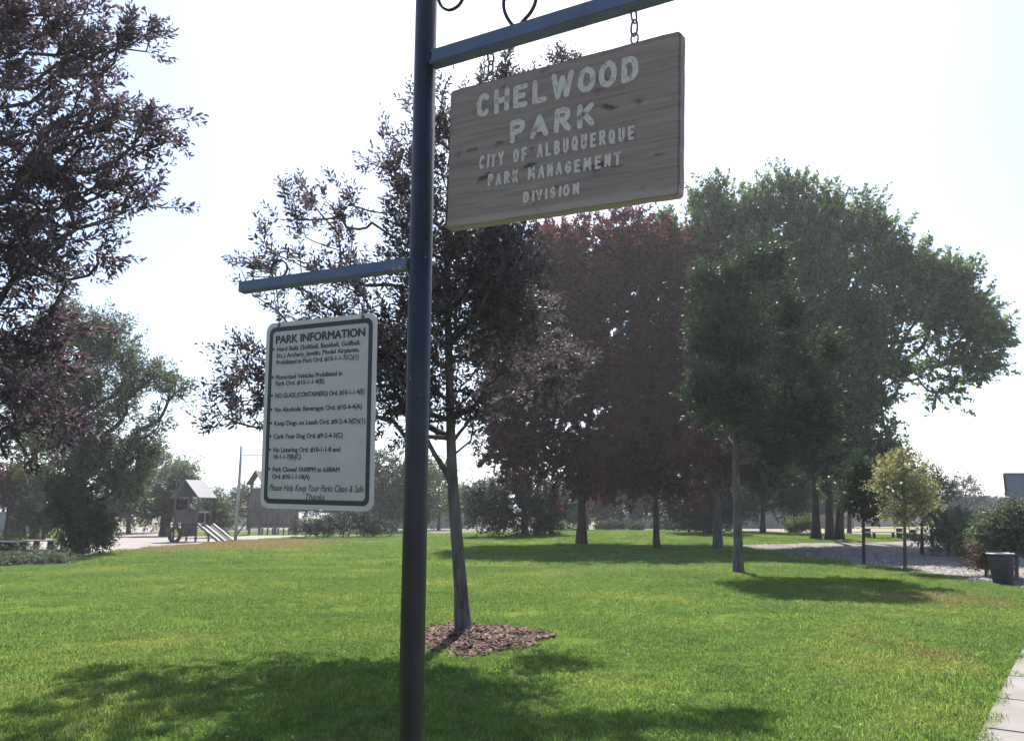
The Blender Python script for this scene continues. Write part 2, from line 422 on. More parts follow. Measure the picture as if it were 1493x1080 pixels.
# ------------------------------------------------------------------ ground sheets
def sheet(name, poly, lift, material, cell=2.0, thick=0.0):
    bm = bmesh.new()
    vs_ = [bm.verts.new((x, y, 0)) for x, y in poly]
    bm.faces.new(vs_)
    xs = [p[0] for p in poly]; ys = [p[1] for p in poly]
    for ax, lo, hi in ((0, min(xs), max(xs)), (1, min(ys), max(ys))):
        lo = max(lo, -60.0); hi = min(hi, 130.0)
        t = math.ceil(lo / cell) * cell
        while t < hi:
            co = (t, 0, 0) if ax == 0 else (0, t, 0)
            no = (1, 0, 0) if ax == 0 else (0, 1, 0)
            bmesh.ops.bisect_plane(bm, geom=bm.verts[:] + bm.edges[:] + bm.faces[:], dist=1e-5, plane_co=co, plane_no=no)
            t += cell
    for v in bm.verts:
        v.co.z = float(height(v.co.x, v.co.y)) + lift
    for f in bm.faces:
        if f.normal.z < 0: f.normal_flip()
    me = bpy.data.meshes.new(name); bm.to_mesh(me); bm.free()
    me.polygons.foreach_set('use_smooth', np.ones(len(me.polygons), dtype=bool))
    return link(name, me, material)

tag(sheet('ground', [(-6000, -300), (6000, -300), (6000, 9000), (-6000, 9000)], -0.03, M['soil']), kind='structure')

def wig(poly, amp, seed, step=1.0):
    r = random.Random(seed); out = []
    for i in range(len(poly)):
        a = poly[i]; b = poly[(i + 1) % len(poly)]
        L_ = math.hypot(b[0] - a[0], b[1] - a[1]); n = max(1, min(60, int(L_ / step)))
        for k in range(n):
            t = k / n
            out.append((a[0] + (b[0] - a[0]) * t + r.uniform(-amp, amp), a[1] + (b[1] - a[1]) * t + r.uniform(-amp, amp)))
    return out

# sidewalk geometry: left edge runs from WA towards WB
WA = Vector((3.36, 6.08)); WB = Vector((6.26, 10.1))
wdir = (WB - WA).normalized(); wn = Vector((wdir.y, -wdir.x))
def wp(s, t): 
    q = WA + wdir * s + wn * t
    return (q.x, q.y)
LAWN = [(-15.4, -3), (-15.6, 18), (-15.5, 24.4), (-16.5, 29), (-17.6, 35.5), (-18.2, 43.5), (-17.8, 50), (-15.8, 59), (-12, 66), (-6, 72), (4, 84), (26, 84), (29, 62), (27, 52), (22, 47.5), (16, 45), (11.4, 42), (11.5, 35), (11.6, 27), (11.7, 21), (11.5, 16.9), wp(10.3, 0), wp(0, 0), wp(-11, 0)]
LAWN = wig(LAWN, 0.12, 3)
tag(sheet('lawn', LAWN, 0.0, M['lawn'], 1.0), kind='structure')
def inpoly(x, y, poly):
    inside = np.zeros(len(x), dtype=bool); n = len(poly); j = n - 1
    for i in range(n):
        xi, yi = poly[i]; xj, yj = poly[j]
        c = ((yi > y) != (yj > y)) & (x < (xj - xi) * (y - yi) / (yj - yi + 1e-12) + xi)
        inside ^= c; j = i
    return inside

tag(sheet('gravel_ground', wig([(8.5, 16), (40, 16), (55, 40), (44, 60), (28, 62), (19, 60), (12, 52), (9.5, 44)], 0.1, 4, 2), -0.018, M['gravel']), kind='structure')
tag(sheet('gravel_path', wig([(-12, 57), (-14, 40), (-16, 33), (-21.5, 34), (-26, 44), (-42, 68), (-62, 110), (-50, 112), (-36, 80), (-22, 66), (-10, 68)], 0.15, 5, 2), -0.018, M['path']), kind='structure')
tag(sheet('far_lawn', [(-80, 46), (-31, 46), (-33, 62), (-54, 100), (-90, 100)], -0.012, M['lawn'], 4), kind='structure')
tag(sheet('grass_strip', [(-27, 62), (-34, 80), (-10, 86), (-8, 74), (-20, 67)], -0.008, M['lawn'], 4), kind='structure')
tag(sheet('dry_field', [(20, 70), (90, 66), (110, 125), (24, 125)], -0.014, M['dry'], 4), kind='structure')
tag(sheet('road', [(-40, 92), (30, 92), (30, 99), (-40, 99)], -0.010, M['asphalt'], 4), kind='structure')
tag(sheet('creek_bank', [(-40, 20), (-15, 18), (-15.4, 32), (-22, 36), (-45, 44)], -0.02, M['lawn'], 2), kind='structure')

# sidewalk with separate slabs
walk = empty('sidewalk', (0, 0, 0)); tag(walk, kind='structure')
srnd = random.Random(11)
for k in range(-7, 11):
    s0 = k * 1.2 + 0.31; s1 = s0 + 1.2
    z1 = 0.035 + srnd.uniform(-0.004, 0.004)
    mb = MB()
    P4 = [wp(s0 + 0.006, 0.0), wp(s1 - 0.006, 0.0), wp(s1 - 0.006, 1.5), wp(s0 + 0.006, 1.5)]
    mb.add([(x, y, -0.06) for x, y in P4] + [(x, y, z1) for x, y in P4], [(0, 1, 2, 3)[::-1], (4, 5, 6, 7), (0, 1, 5, 4), (1, 2, 6, 5), (2, 3, 7, 6), (3, 0, 4, 7)])
    mb.build('slab', M['concrete'], walk, bevel=0.008)

# ------------------------------------------------------------------ far landscape
def ridge(name, pts, depth, material, seed):
    """pts: (px, py) skyline at forward distance Y"""
    mb = []; r = np.random.default_rng(seed)
    xs = np.array([p[0] for p in pts]); tops = np.array([p[2] for p in pts]); Ys = np.array([p[1] for p in pts])
    n = 160; t = np.linspace(0, 1, n)
    X = np.interp(t, np.linspace(0, 1, len(xs)), xs); Z = np.interp(t, np.linspace(0, 1, len(xs)), tops); Y = np.interp(t, np.linspace(0, 1, len(xs)), Ys)
    rough = np.zeros(n)
    for o in (3, 7, 15, 31, 60): rough += np.sin(t * o * 6.28 + r.uniform(0, 6.28)) / o
    V = []
    rows = 9
    for j in range(rows):
        q = j / (rows - 1)
        prof = math.sin(q * math.pi) ** 0.9 if 0 < q < 1 else 0
        jit = r.normal(0, 0.02, n) * prof
        zz = (Z * (1 + 0.06 * rough)) * (prof + jit) - (1.0 if prof == 0 else 0)
        V.append(np.stack([X, Y + (q - 0.5) * depth, zz], 1))
    V = np.concatenate(V)
    idx = np.arange(rows * n).reshape(rows, n)
    Fq = np.stack([idx[:-1, :-1].ravel(), idx[:-1, 1:].ravel(), idx[1:, 1:].ravel(), idx[1:, :-1].ravel()], 1)
    return link(name, np_mesh(name, V, [Fq], True), material)
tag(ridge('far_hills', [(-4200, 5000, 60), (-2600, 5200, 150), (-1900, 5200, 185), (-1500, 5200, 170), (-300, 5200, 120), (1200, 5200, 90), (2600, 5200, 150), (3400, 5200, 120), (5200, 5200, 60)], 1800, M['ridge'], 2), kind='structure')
h0 = at(1395, 745, 150)
tag(ridge('scrub_hill', [(40, 150, 2), (55, 150, 3), (70, 150, 3.6), (84, 150, 4.3), (92, 150, 3.7), (104, 150, 2.4), (125, 150, 3), (180, 150, 3)], 50, M['hillveg'], 5), kind='structure')

# ------------------------------------------------------------------ vegetation
def unit(a): return a / (np.linalg.norm(a, axis=-1, keepdims=True) + 1e-9)

def leaf_mesh(name, pos, axis, nrm, ln, wd, r, fold=0.25, detailed=False):
    axis = unit(axis); side = unit(np.cross(axis, nrm)); up = np.cross(side, axis)
    ln = ln[:, None]; wd = wd[:, None]
    if detailed:
        droop = -0.12 * ln
        p0 = pos; t = pos + axis * ln + up * droop
        l1 = pos + axis * ln * 0.32 + side * wd * 0.46 + up * wd * fold
        l2 = pos + axis * ln * 0.70 + side * wd * 0.36 + up * (wd * fold + droop * 0.4)
        r1 = pos + axis * ln * 0.32 - side * wd * 0.46 + up * wd * fold
        r2 = pos + axis * ln * 0.70 - side * wd * 0.36 + up * (wd * fold + droop * 0.4)
        V = np.stack([p0, l1, l2, t, r2, r1], 1).reshape(-1, 3)
        b = np.arange(len(pos))[:, None] * 6
        return np_mesh(name, V, [b + np.array([[0, 1, 2, 3]]), b + np.array([[0, 3, 4, 5]])])
    l1 = pos + axis * ln * 0.45 + side * wd * 0.5 + up * wd * fold
    r1 = pos + axis * ln * 0.45 - side * wd * 0.5 + up * wd * fold
    V = np.stack([pos, l1, pos + axis * ln, r1], 1).reshape(-1, 3)
    b = np.arange(len(pos))[:, None] * 4
    return np_mesh(name, V, [b + np.array([[0, 1, 2]]), b + np.array([[0, 2, 3]])])

def tubes_np(segs, sides):
    """segs: array (M, 8): ax ay az bx by bz ra rb -> verts, quads"""
    a = segs[:, 0:3]; b = segs[:, 3:6]; d = unit(b - a)
    ref = np.where(np.abs(d[:, 2:3]) < 0.9, np.array([[0, 0, 1.0]]), np.array([[0, 1.0, 0]]))
    s = unit(np.cross(d, ref)); u = np.cross(s, d)
    ang = np.arange(sides) * 2 * math.pi / sides
    ring = s[:, None, :] * np.cos(ang)[None, :, None] + u[:, None, :] * np.sin(ang)[None, :, None]
    A = a[:, None, :] + ring * segs[:, 6][:, None, None]
    B = b[:, None, :] + ring * segs[:, 7][:, None, None]
    V = np.concatenate([A, B], 1).reshape(-1, 3)
    k = np.arange(sides); k2 = (k + 1) % sides
    q = np.stack([k, k2, k2 + sides, k + sides], 1)
    Fq = (np.arange(len(segs))[:, None, None] * 2 * sides + q[None]).reshape(-1, 4)
    return V, Fq

def trunk_tube(pts, rads, sides=12, seed=0, flare=1.28):
    r = random.Random(seed)
    P_ = [Vector(p) for p in pts]
    out = []; rr = []
    n = max(8, int((P_[-1] - P_[0]).length / 0.25)); n = min(n, 40)
    seg = [0.0]
    for i in range(1, len(P_)): seg.append(seg[-1] + (P_[i] - P_[i - 1]).length)
    for k in range(n + 1):
        s = seg[-1] * k / n
        i = max(j for j in range(len(seg)) if seg[j] <= s + 1e-9); i = min(i, len(P_) - 2)
        t = (s - seg[i]) / max(1e-6, seg[i + 1] - seg[i])
        p = P_[i].lerp(P_[i + 1], t); ra = rads[i] + (rads[i + 1] - rads[i]) * t
        fl = 1 + (flare - 1) * math.exp(-s / (rads[0] * 1.6))
        out.append(p); rr.append(ra * fl)
    # smooth
    for _ in range(3):
        out = [out[0]] + [(out[i - 1] + out[i] * 2 + out[i + 1]) / 4 for i in range(1, len(out) - 1)] + [out[-1]]
    mb = MB(); mb.tube(out, rr, sides)
    # irregular cross-section
    V = np.array(mb.v); m = len(out)
    for i in range(m):
        for k in range(sides):
            w = 1 + 0.09 * math.sin(k * 2 * math.pi / sides * 3 + i * 0.11 + seed) + r.uniform(-0.035, 0.035) + (0.16 * max(0, math.sin(k * 2 * math.pi / sides * 5 + seed)) if i < 3 else 0)
            c = np.array(out[i]); V[i * sides + k] = c + (V[i * sides + k] - c) * w
    return V, mb.f, out

def tree(name, label, cat, base, trunk, r0, blobs, npts, leafmat, seed, Y=None, shoots=3, kleaf=10, lsize=0.09, lw=0.5, slen=0.35,
         upb=0.6, bark='bark', detailed=False, group=None, sides=5, twigs=True, minz=None, limb_w=0.018, spread=0.0, shell=0.55, extra=None, clump=0.4, clump_n=12):
    """base: ground point; trunk: world points above the base; blobs: (px,py,rx,ry[,dY,weight]) crown lumps at distance Y"""
    r = np.random.default_rng(seed)
    root = empty(name, base, 0, label, cat, group)
    base = Vector(base)
    tp = [base + Vector((0, 0, -0.15))] + [Vector(p) for p in trunk]
    rads = list(np.linspace(r0, r0 * 0.35, len(tp)))
    V, Fc, line = trunk_tube(tp, rads, 12 if r0 > 0.08 else 8, seed)
    # crown sample points
    B = []
    for b in blobs:
        px, py, rx, ry = b[:4]; dY = b[4] if len(b) > 4 else 0.0; w = b[5] if len(b) > 5 else 1.0
        c = at(px, py, Y + dY); sc_ = (Y + dY) / 1150.0 / math.cos(PITCH) * 1.0
        ax, az = rx * sc_, ry * sc_
        ay = b[6] if len(b) > 6 else min(max(ax, az), 0.5 * (ax + az)) * 0.95
        B.append((c, ax, ay, az, w))
    vol = np.array([b[1] * b[3] * (b[2] ** 0.5) * b[4] for b in B]); prob = vol / vol.sum()
    pts = []
    ch = r.choice(len(B), npts, p=prob)
    for i in ch:
        c, ax, ay, az, w = B[i]
        d = r.normal(size=3); d /= np.linalg.norm(d)
        q = r.uniform(0, 1) ** shell * 0.97
        q = min(1.0, q)
        p = np.array(c) + d * q * np.array([ax, ay, az])
        if minz is not None and p[2] < minz: continue
        pts.append(p)
    pts = np.array(pts)
    K = max(4, len(pts) // clump_n); cc = pts[r.choice(len(pts), K, replace=False)]
    near = np.argmin(np.linalg.norm(pts[:, None] - cc[None], axis=2), axis=1)
    pts = pts + (cc[near] - pts) * clump
    # skeleton: start with upper trunk line, greedily attach
    start = [np.array(p) for p in line[int(len(line) * 0.35):]]
    nodes = np.zeros((len(start) + len(pts), 3)); nodes[:len(start)] = start
    plen = np.zeros(len(nodes)); par = -np.ones(len(nodes), int)
    for i in range(1, len(start)): par[i] = i - 1; plen[i] = plen[i - 1] + np.linalg.norm(start[i] - start[i - 1])
    dist = np.min(np.linalg.norm(pts[:, None, :] - np.array(start)[None], axis=2), axis=1)
    order = np.argsort(dist + r.normal(0, 0.15 * dist.std() + 1e-6, len(pts)))
    n = len(start)
    for i in order:
        p = pts[i]; dv = p - nodes[:n]; dd = np.linalg.norm(dv, axis=1)
        cost = dd * (1 + 0.5 * (dv[:, 2] < -0.2 * dd)) + 0.28 * plen[:n]
        j = int(np.argmin(cost)); nodes[n] = p; par[n] = j; plen[n] = plen[j] + dd[j]; n += 1
    cnt = np.ones(n)
    for i in range(n - 1, len(start) - 1, -1): cnt[par[i]] += cnt[i]
    rad = np.minimum(limb_w * cnt ** 0.42 * 0.55, r0 * 0.55)
    segs = []
    for i in range(len(start), n):
        a = nodes[par[i]]; b = nodes[i]; L_ = np.linalg.norm(b - a)
        ra = min(rad[i] * 1.25, rad[par[i]] if par[i] >= len(start) else 9); rb = rad[i]
        k = 3 if L_ > 0.5 * slen + 0.3 else 1
        prev = a
        sag = r.normal(0, 0.05 * L_, 3) + np.array([0, 0, -0.06 * L_])
        for m_ in range(1, k + 1):
            t = m_ / k; q = a + (b - a) * t + sag * 4 * t * (1 - t)
            segs.append([*prev, *q, ra + (rb - ra) * (m_ - 1) / k, ra + (rb - ra) * t]); prev = q
    for line_ in (extra or []):
        for (pa, ra_), (pb, rb_) in zip(line_[:-1], line_[1:]): segs.append([*pa, *pb, ra_, rb_])
    center = pts.mean(axis=0)
    tips = nodes[len(start):n]
    pd = unit(tips - nodes[par[len(start):n]])
    out_ = unit(tips - center)
    # shoots
    S = np.repeat(tips, shoots, axis=0)
    D = unit(np.repeat(pd * 0.7 + out_ * 0.5, shoots, axis=0) + np.array([0, 0, upb]) + r.normal(0, 0.55, (len(S), 3)))
    SL = slen * r.uniform(0.55, 1.3, len(S))
    if spread > 0: S = S + r.normal(0, spread, S.shape)
    if twigs:
        tw = np.concatenate([S, S + D * SL[:, None], np.full((len(S), 1), limb_w * 0.28), np.full((len(S), 1), limb_w * 0.12)], 1)
    segs = np.array(segs)
    Vb, Fb = tubes_np(segs, sides)
    if twigs:
        Vt, Ft = tubes_np(tw, 3)
    allV = [V, Vb]; o1 = len(V); o2 = o1 + len(Vb)
    if twigs: allV.append(Vt)
    VV = np.concatenate(allV) - np.array(base)
    quads = [f for f in Fc if len(f) == 4]; caps = [f for f in Fc if len(f) != 4]
    fl = [np.array(quads), Fb + o1]
    for cpf in caps: fl.append(np.array([cpf]))
    if twigs: fl.append(Ft + o2)
    tr = link('trunk', np_mesh('trunk', VV, fl, True), M[bark], root)
    # leaves
    nl = len(S) * kleaf
    I = np.repeat(np.arange(len(S)), kleaf)
    t = (np.tile(np.arange(kleaf), len(S)) + r.uniform(0, 1, nl)) / kleaf
    t = 0.12 + 0.9 * t
    ph = np.tile(np.arange(kleaf), len(S)) * 2.4 + np.repeat(r.uniform(0, 6.28, len(S)), kleaf)
    d = D[I]
    sd = unit(np.cross(d, np.array([0.13, 0.21, 1.0]) + r.normal(0, 0.2, (nl, 3)))); ud = np.cross(sd, d)
    radial = sd * np.cos(ph)[:, None] + ud * np.sin(ph)[:, None]
    ax = unit(d * 0.75 + radial * (1.05 - 0.6 * t[:, None]) + r.normal(0, 0.28, (nl, 3)) + np.array([0, 0, -0.12]))
    pos = S[I] + d * (SL[I] * t)[:, None] + radial * 0.01
    nr = unit(np.cross(radial, ax) + radial * 0.3 + r.normal(0, 0.7, (nl, 3)))
    ll = lsize * r.uniform(0.6, 1.25, nl) * (1.05 - 0.35 * np.abs(t - 0.5) * 2)
    me = leaf_mesh('crown', pos - np.array(base), ax, nr, ll, ll * lw * r.uniform(0.8, 1.2, nl), r, 0.22, detailed)
    cr = link('crown', me, M[leafmat], root); tag(cr, kind='stuff')
    return root

def trunkpts(px0, py0, Y, *pp):
    return [at(a, b, Y + (c if c else 0)) for a, b, c in pp]

def gp(px, py): return ground(px, py, -0.02)

# --- young purple-leaf tree just beyond the post
b1 = gp(678, 928); Y1 = b1.y
tree('purple_leaf_tree', 'young purple-leaved tree with leaning grey trunk in mulch ring directly behind post', 'tree', b1,
     [at(672, 850, Y1), at(664, 760, Y1), at(659, 690, Y1), at(656, 600, Y1), at(654, 500, Y1), at(650, 400, Y1), at(655, 260, Y1)], 0.10,
     [(400, 560, 95, 85, 0, .55), (350, 600, 60, 40, 0, .7), (400, 410, 65, 60, 0, .6), (440, 330, 65, 60, 0, .6), (430, 285, 30, 45, 0, .8), (510, 390, 90, 110, 0, .5), (520, 300, 40, 60, 0, .5), (590, 280, 60, 120, 0, .8),
      (570, 520, 100, 110, 0, 1.3), (640, 420, 80, 170, 0, 1.5), (600, 590, 80, 60, 0, 1.3), (650, 200, 70, 90), (690, 140, 45, 50), (740, 115, 40, 38), (825, 100, 24, 30, 0, 2.5), (700, 400, 60, 150, 0, 1.5),
      (740, 260, 60, 90), (690, 590, 50, 60, 0, 1.2), (470, 500, 80, 80, 0, .6), (740, 430, 50, 150, -.3, 1.2), (780, 560, 45, 50, 0.6, .6), (860, 225, 95, 45, 1.6, 1.6), (930, 235, 45, 32, 1.8, 1.6), (780, 230, 60, 50, 1.2), (770, 470, 40, 80, 0.2, 1.0), (815, 540, 55, 55, 1.2, 1.2), (520, 600, 70, 40, .6, 1.0)],  # unseen lumps behind the wooden sign are added to stretch the foreground shadow
     1550, 'plum_grey', 21, Y=Y1, shoots=3, kleaf=11, lsize=0.088, lw=0.42, slen=0.33, upb=0.8, detailed=True, minz=2.15, limb_w=0.0105, extra=[[(at(658, 703, Y1), .045), (at(648, 684, Y1 - .05), .042), (at(634, 662, Y1 - .15), .036), (at(618, 632, Y1 - .25), .03), (at(598, 590, Y1 - .35), .022), (at(575, 540, Y1 - .4), .012)], [(at(656, 650, Y1), .035), (at(672, 628, Y1), .026), (at(695, 600, Y1 + .1), .015)]], clump=0.12, clump_n=10)

# --- big purple-leaf tree at the left edge, trunk outside the frame
b0 = Vector((-7.6, 8.6, 0)); Y0 = 8.4
tree('copper_tree', 'large purple-leaved tree reaching in from the left edge', 'tree', b0,
     [Vector((-7.5, 8.6, 1.2)), Vector((-7.2, 8.5, 2.4)), Vector((-6.9, 8.4, 4)), Vector((-6.6, 8.4, 6)), Vector((-6.3, 8.4, 7.6))], 0.18,
     [(-120, 60, 150, 150), (10, 50, 130, 130), (110, 60, 90, 75), (190, 50, 50, 35), (225, 75, 35, 40), (140, 170, 110, 80), (220, 190, 75, 30), (60, 250, 150, 110), (170, 260, 70, 50),
      (230, 300, 38, 25), (40, 370, 130, 80), (150, 370, 50, 30), (-100, 350, 160, 160), (20, 500, 110, 100), (90, 470, 60, 35), (-100, 560, 150, 110), (30, 620, 90, 60), (150, 480, 50, 25, 0, .4), (-260, 200, 150, 200), (-60, -120, 200, 120)],
     1500, 'copper_near', 33, Y=Y0, shoots=3, kleaf=11, lsize=0.085, lw=0.42, slen=0.28, upb=0.35, detailed=True, minz=1.75, limb_w=0.012, clump=0.12, clump_n=10)

# --- red-leaved tree standing alone on the right of the lawn
b7 = gp(1077, 834); Y7 = b7.y
tree('shade_tree', 'dark green tree with straight grey trunk standing in its own pool of shade', 'tree', b7,
     [at(1076, 790, Y7), at(1075, 740, Y7), at(1073, 700, Y7), at(1072, 620, Y7), at(1075, 520, Y7), at(1070, 420, Y7)], 0.145,
     [(1050, 420, 45, 50), (1110, 390, 45, 50), (1040, 500, 40, 60), (1075, 490, 70, 80), (1150, 470, 45, 60), (1190, 520, 35, 50), (1040, 575, 40, 50), (1085, 590, 65, 60), (1160, 590, 55, 60), (1140, 660, 50, 26), (1120, 650, 35, 30), (1200, 620, 30, 40)],
     1150, 'green_dark', 41, Y=Y7, shoots=4, kleaf=12, lsize=0.12, lw=0.6, slen=0.55, upb=0.35, limb_w=0.02, spread=0.12, minz=2.9, clump=0.5, clump_n=16)
bs = gp(1045, 786); Ys = bs.y - 10
bs = Vector((at(1045, 786, Ys).x, Ys, float(height(at(1045, 786, Ys).x, Ys)) - .03))
tree('shade_tree', 'dense dark green tree with dark trunk just behind the lone grey-trunked tree', 'tree', bs,
     [at(1046, 760, Ys), at(1050, 700, Ys), at(1070, 620, Ys), at(1100, 520, Ys), at(1110, 430, Ys)], 0.22,
     [(1110, 405, 52, 50), (1080, 480, 60, 80), (1150, 480, 80, 80), (1070, 590, 60, 75), (1120, 600, 90, 80), (1190, 560, 60, 80), (1190, 650, 50, 50), (1090, 680, 80, 35)],
     900, 'green_dark', 43, Y=Ys, shoots=4, kleaf=14, lsize=0.22, lw=0.6, slen=0.9, upb=0.3, limb_w=0.03, spread=0.3, sides=4)

# --- copper tree behind
b5 = gp(849, 793); Y5 = b5.y
tree('copper_tree', 'tall red-purple leaved tree with thick dark trunk, behind the wooden sign', 'tree', b5,
     [at(849, 770, Y5), at(848, 740, Y5), at(850, 680, Y5), at(860, 600, Y5), at(870, 500, Y5), at(880, 400, Y5)], 0.27,
     [(800, 400, 70, 85), (880, 400, 95, 90), (950, 400, 75, 80), (780, 520, 75, 90), (870, 540, 110, 100), (960, 540, 80, 90), (1000, 640, 55, 50), (860, 660, 120, 55), (760, 630, 55, 60), (940, 670, 90, 45), (1000, 450, 40, 60), (740, 480, 50, 120), (730, 600, 40, 70), (1000, 560, 45, 60), (840, 470, 60, 60, -1, 1.5), (1010, 400, 40, 70), (820, 560, 70, 50, -1, 1.3)],
     2300, 'copper', 52, Y=Y5, shoots=4, kleaf=19, lsize=0.27, lw=0.62, slen=0.9, upb=0.2, bark='barkd', limb_w=0.035, spread=0.4, sides=4, clump=0.2)
# low bough of brighter red foliage in front of it
b6 = gp(957, 799); Y6 = b6.y
tree('copper_tree', 'second red-purple tree with thinner dark trunk, its low bough reaching towards the lone tree', 'tree', b6,
     [at(957, 780, Y6), at(956, 740, Y6), at(958, 690, Y6), at(965, 620, Y6)], 0.18,
     [(960, 610, 80, 70), (920, 650, 70, 45), (1010, 660, 60, 30), (1050, 674, 36, 14, -6, 4), (1010, 668, 40, 16, -5, 3), (1030, 712, 22, 8, -5, 2), (970, 700, 70, 30), (900, 700, 40, 22)],
     420, 'copper', 63, Y=Y6, shoots=4, kleaf=15, lsize=0.19, lw=0.5, slen=0.8, upb=0.1, bark='barkd', limb_w=0.03, spread=0.25, sides=4)

# --- cottonwoods: three trunks
def cotton(bx, by, blobs, n, seed, label, tr, dY=-5, r0=0.27):
    b = gp(bx, by)
    tree('cottonwood_tree', label, 'tree', b, [at(x, y, b.y) for x, y in tr], r0, blobs, n, 'cotton', seed, Y=b.y + dY, shoots=4, kleaf=16,
         lsize=0.25, lw=0.8, slen=1.2, upb=0.45, bark='barkd', limb_w=0.045, spread=0.3, sides=4, group=None, shell=0.4)
cotton(1190, 786, [(1000, 350, 65, 60), (1070, 320, 75, 50), (1110, 292, 45, 38), (1060, 400, 80, 70), (1130, 370, 80, 80), (1090, 480, 80, 70), (1150, 560, 70, 80)], 700, 71,
       'leftmost trunk of the big cottonwoods, crown rising highest beside the wooden sign', [(1190, 760), (1188, 700), (1170, 600), (1130, 480), (1110, 380)])
cotton(1210, 787, [(1190, 330, 60, 50), (1160, 290, 30, 25), (1240, 345, 60, 45), (1200, 420, 80, 70), (1240, 500, 50, 70), (1190, 560, 80, 70), (1225, 640, 60, 60), (1275, 350, 35, 35), (1255, 600, 45, 45)], 700, 72,
       'middle trunk of the big cottonwoods with rounded green crown', [(1210, 760), (1208, 700), (1205, 600), (1208, 480), (1215, 380)])
cotton(1223, 787, [(1310, 400, 50, 45), (1375, 415, 50, 38), (1400, 465, 55, 38), (1330, 470, 40, 28), (1445, 500, 32, 18), (1400, 530, 45, 26), (1375, 565, 28, 16), (1320, 540, 35, 25), (1270, 480, 40, 50), (1275, 575, 25, 32), (1265, 660, 45, 35), (1300, 660, 20, 18)], 560, 73,
       'right trunk of the big cottonwoods, long limb reaching far right over the path', [(1224, 760), (1228, 700), (1240, 620), (1262, 540), (1290, 470), (1330, 440)])

# --- darker low trees behind the trunks
def simple(name, label, cat, px, py, top, blobs, n, m, seed, r0=0.15, ls=0.2, k=12, sl=0.8, bark='barkd', shoots=3, upb=0.3, dY=0, spread=0.3, lw=0.55, minz=None, group=None, Y=None, twigs=False, limb=0.03):
    b = gp(px, py)
    if Y: 
        q = at(px, py, Y); b = Vector((q.x, Y, float(height(q.x, Y)) - 0.02))
    tree(name, label, cat, b, [at(px, py + (top - py) * t, b.y) for t in (0.25, 0.5, 0.8, 1.0)], r0, blobs, n, m, seed, Y=b.y + dY, shoots=shoots, kleaf=k, lsize=ls, lw=lw,
         slen=sl, upb=upb, bark=bark, limb_w=limb, spread=spread, sides=4, twigs=twigs, minz=minz, group=group)

simple('conifer_tree', 'low dark conifer sweeping to the grass left of the copper tree', 'tree', 765, 781, 690, [(760, 720, 45, 38), (735, 750, 35, 26), (790, 745, 40, 28), (700, 735, 18, 30), (770, 770, 55, 8)], 420, 'conifer', 81, 0.25, 0.22, 14, 0.9)
simple('broadleaf_tree', 'dark rounded tree between the information sign and the post', 'tree', 600, 776, 680, [(590, 700, 45, 40), (570, 735, 35, 30), (615, 740, 30, 28), (545, 690, 30, 35)], 420, 'green_dark', 82, 0.25, 0.3, 12, 1.2)
simple('broadleaf_tree', 'lighter green tree seen between the post and the leaning trunk', 'tree', 640, 772, 700, [(640, 700, 28, 28), (648, 735, 22, 22), (628, 745, 18, 16)], 200, 'bright', 83, 0.2, 0.3, 10, 1.1)
simple('broadleaf_tree', 'dark tree filling the gap right of the copper trunk', 'tree', 905, 772, 700, [(900, 735, 45, 32), (935, 725, 40, 30), (870, 740, 30, 24)], 380, 'conifer', 84, 0.25, 0.28, 12, 1.1)
simple('broadleaf_tree', 'dark tree with low crown left of the grey shade tree trunk', 'tree', 1032, 778, 700, [(1015, 735, 40, 32), (1040, 725, 35, 40), (1030, 762, 20, 12)], 380, 'conifer', 85, 0.3, 0.26, 12, 1.0)
simple('broadleaf_tree', 'dark leafy tree between shade tree trunk and cottonwood trunks', 'tree', 1112, 777, 690, [(1110, 705, 50, 40), (1145, 700, 45, 35), (1085, 735, 25, 20), (1150, 735, 30, 14)], 420, 'green_dark', 86, 0.2, 0.28, 12, 1.0)
simple('broadleaf_tree', 'dark tree with low crown right of the cottonwood trunks', 'tree', 1238, 777, 690, [(1240, 700, 40, 45), (1205, 700, 40, 40), (1262, 690, 35, 40)], 380, 'green_dark', 87, 0.2, 0.26, 12, 1.0, dY=-2)
simple('sapling', 'slim dark-leaved sapling standing on the lawn edge by the gravel', 'tree', 1259, 824, 700, [(1258, 725, 28, 28), (1255, 700, 22, 30), (1262, 745, 18, 12)], 180, 'green_dark', 88, 0.06, 0.12, 12, 0.4, shoots=3, spread=0.1, twigs=True, limb=0.016)
simple('sapling', 'yellow-green airy young tree beside the gravel path', 'tree', 1319, 834, 690, [(1318, 710, 36, 40), (1300, 690, 24, 26), (1340, 725, 22, 26), (1322, 670, 18, 16), (1318, 750, 30, 14)], 210, 'yellow', 89, 0.055, 0.095, 11, 0.4, bark='bark', shoots=3, spread=0.1, twigs=True, limb=0.016)
simple('sapling', 'thin young tree partly behind the yellow-green one', 'tree', 1344, 807, 700, [(1352, 712, 28, 28), (1345, 740, 24, 18)], 150, 'willow', 90, 0.07, 0.13, 11, 0.5, shoots=3, spread=0.15, twigs=True, limb=0.018)
simple('distant_tree', 'small airy tree silhouetted on the skyline beside the scrub hill', 'tree', 1408, 778, 715, [(1408, 715, 20, 14), (1392, 728, 14, 8), (1425, 730, 14, 8), (1408, 745, 10, 20)], 120, 'hillveg', 91, 0.14, 0.3, 9, 1.2, shoots=2, Y=90, twigs=True)
simple('shrub', 'rounded green shrub left of the reddish bush by the gravel', 'shrub', 1384, 806, 790, [(1388, 772, 24, 16), (1380, 790, 16, 10), (1400, 785, 12, 12)], 170, 'willow', 92, 0.06, 0.16, 10, 0.5, Y=33)
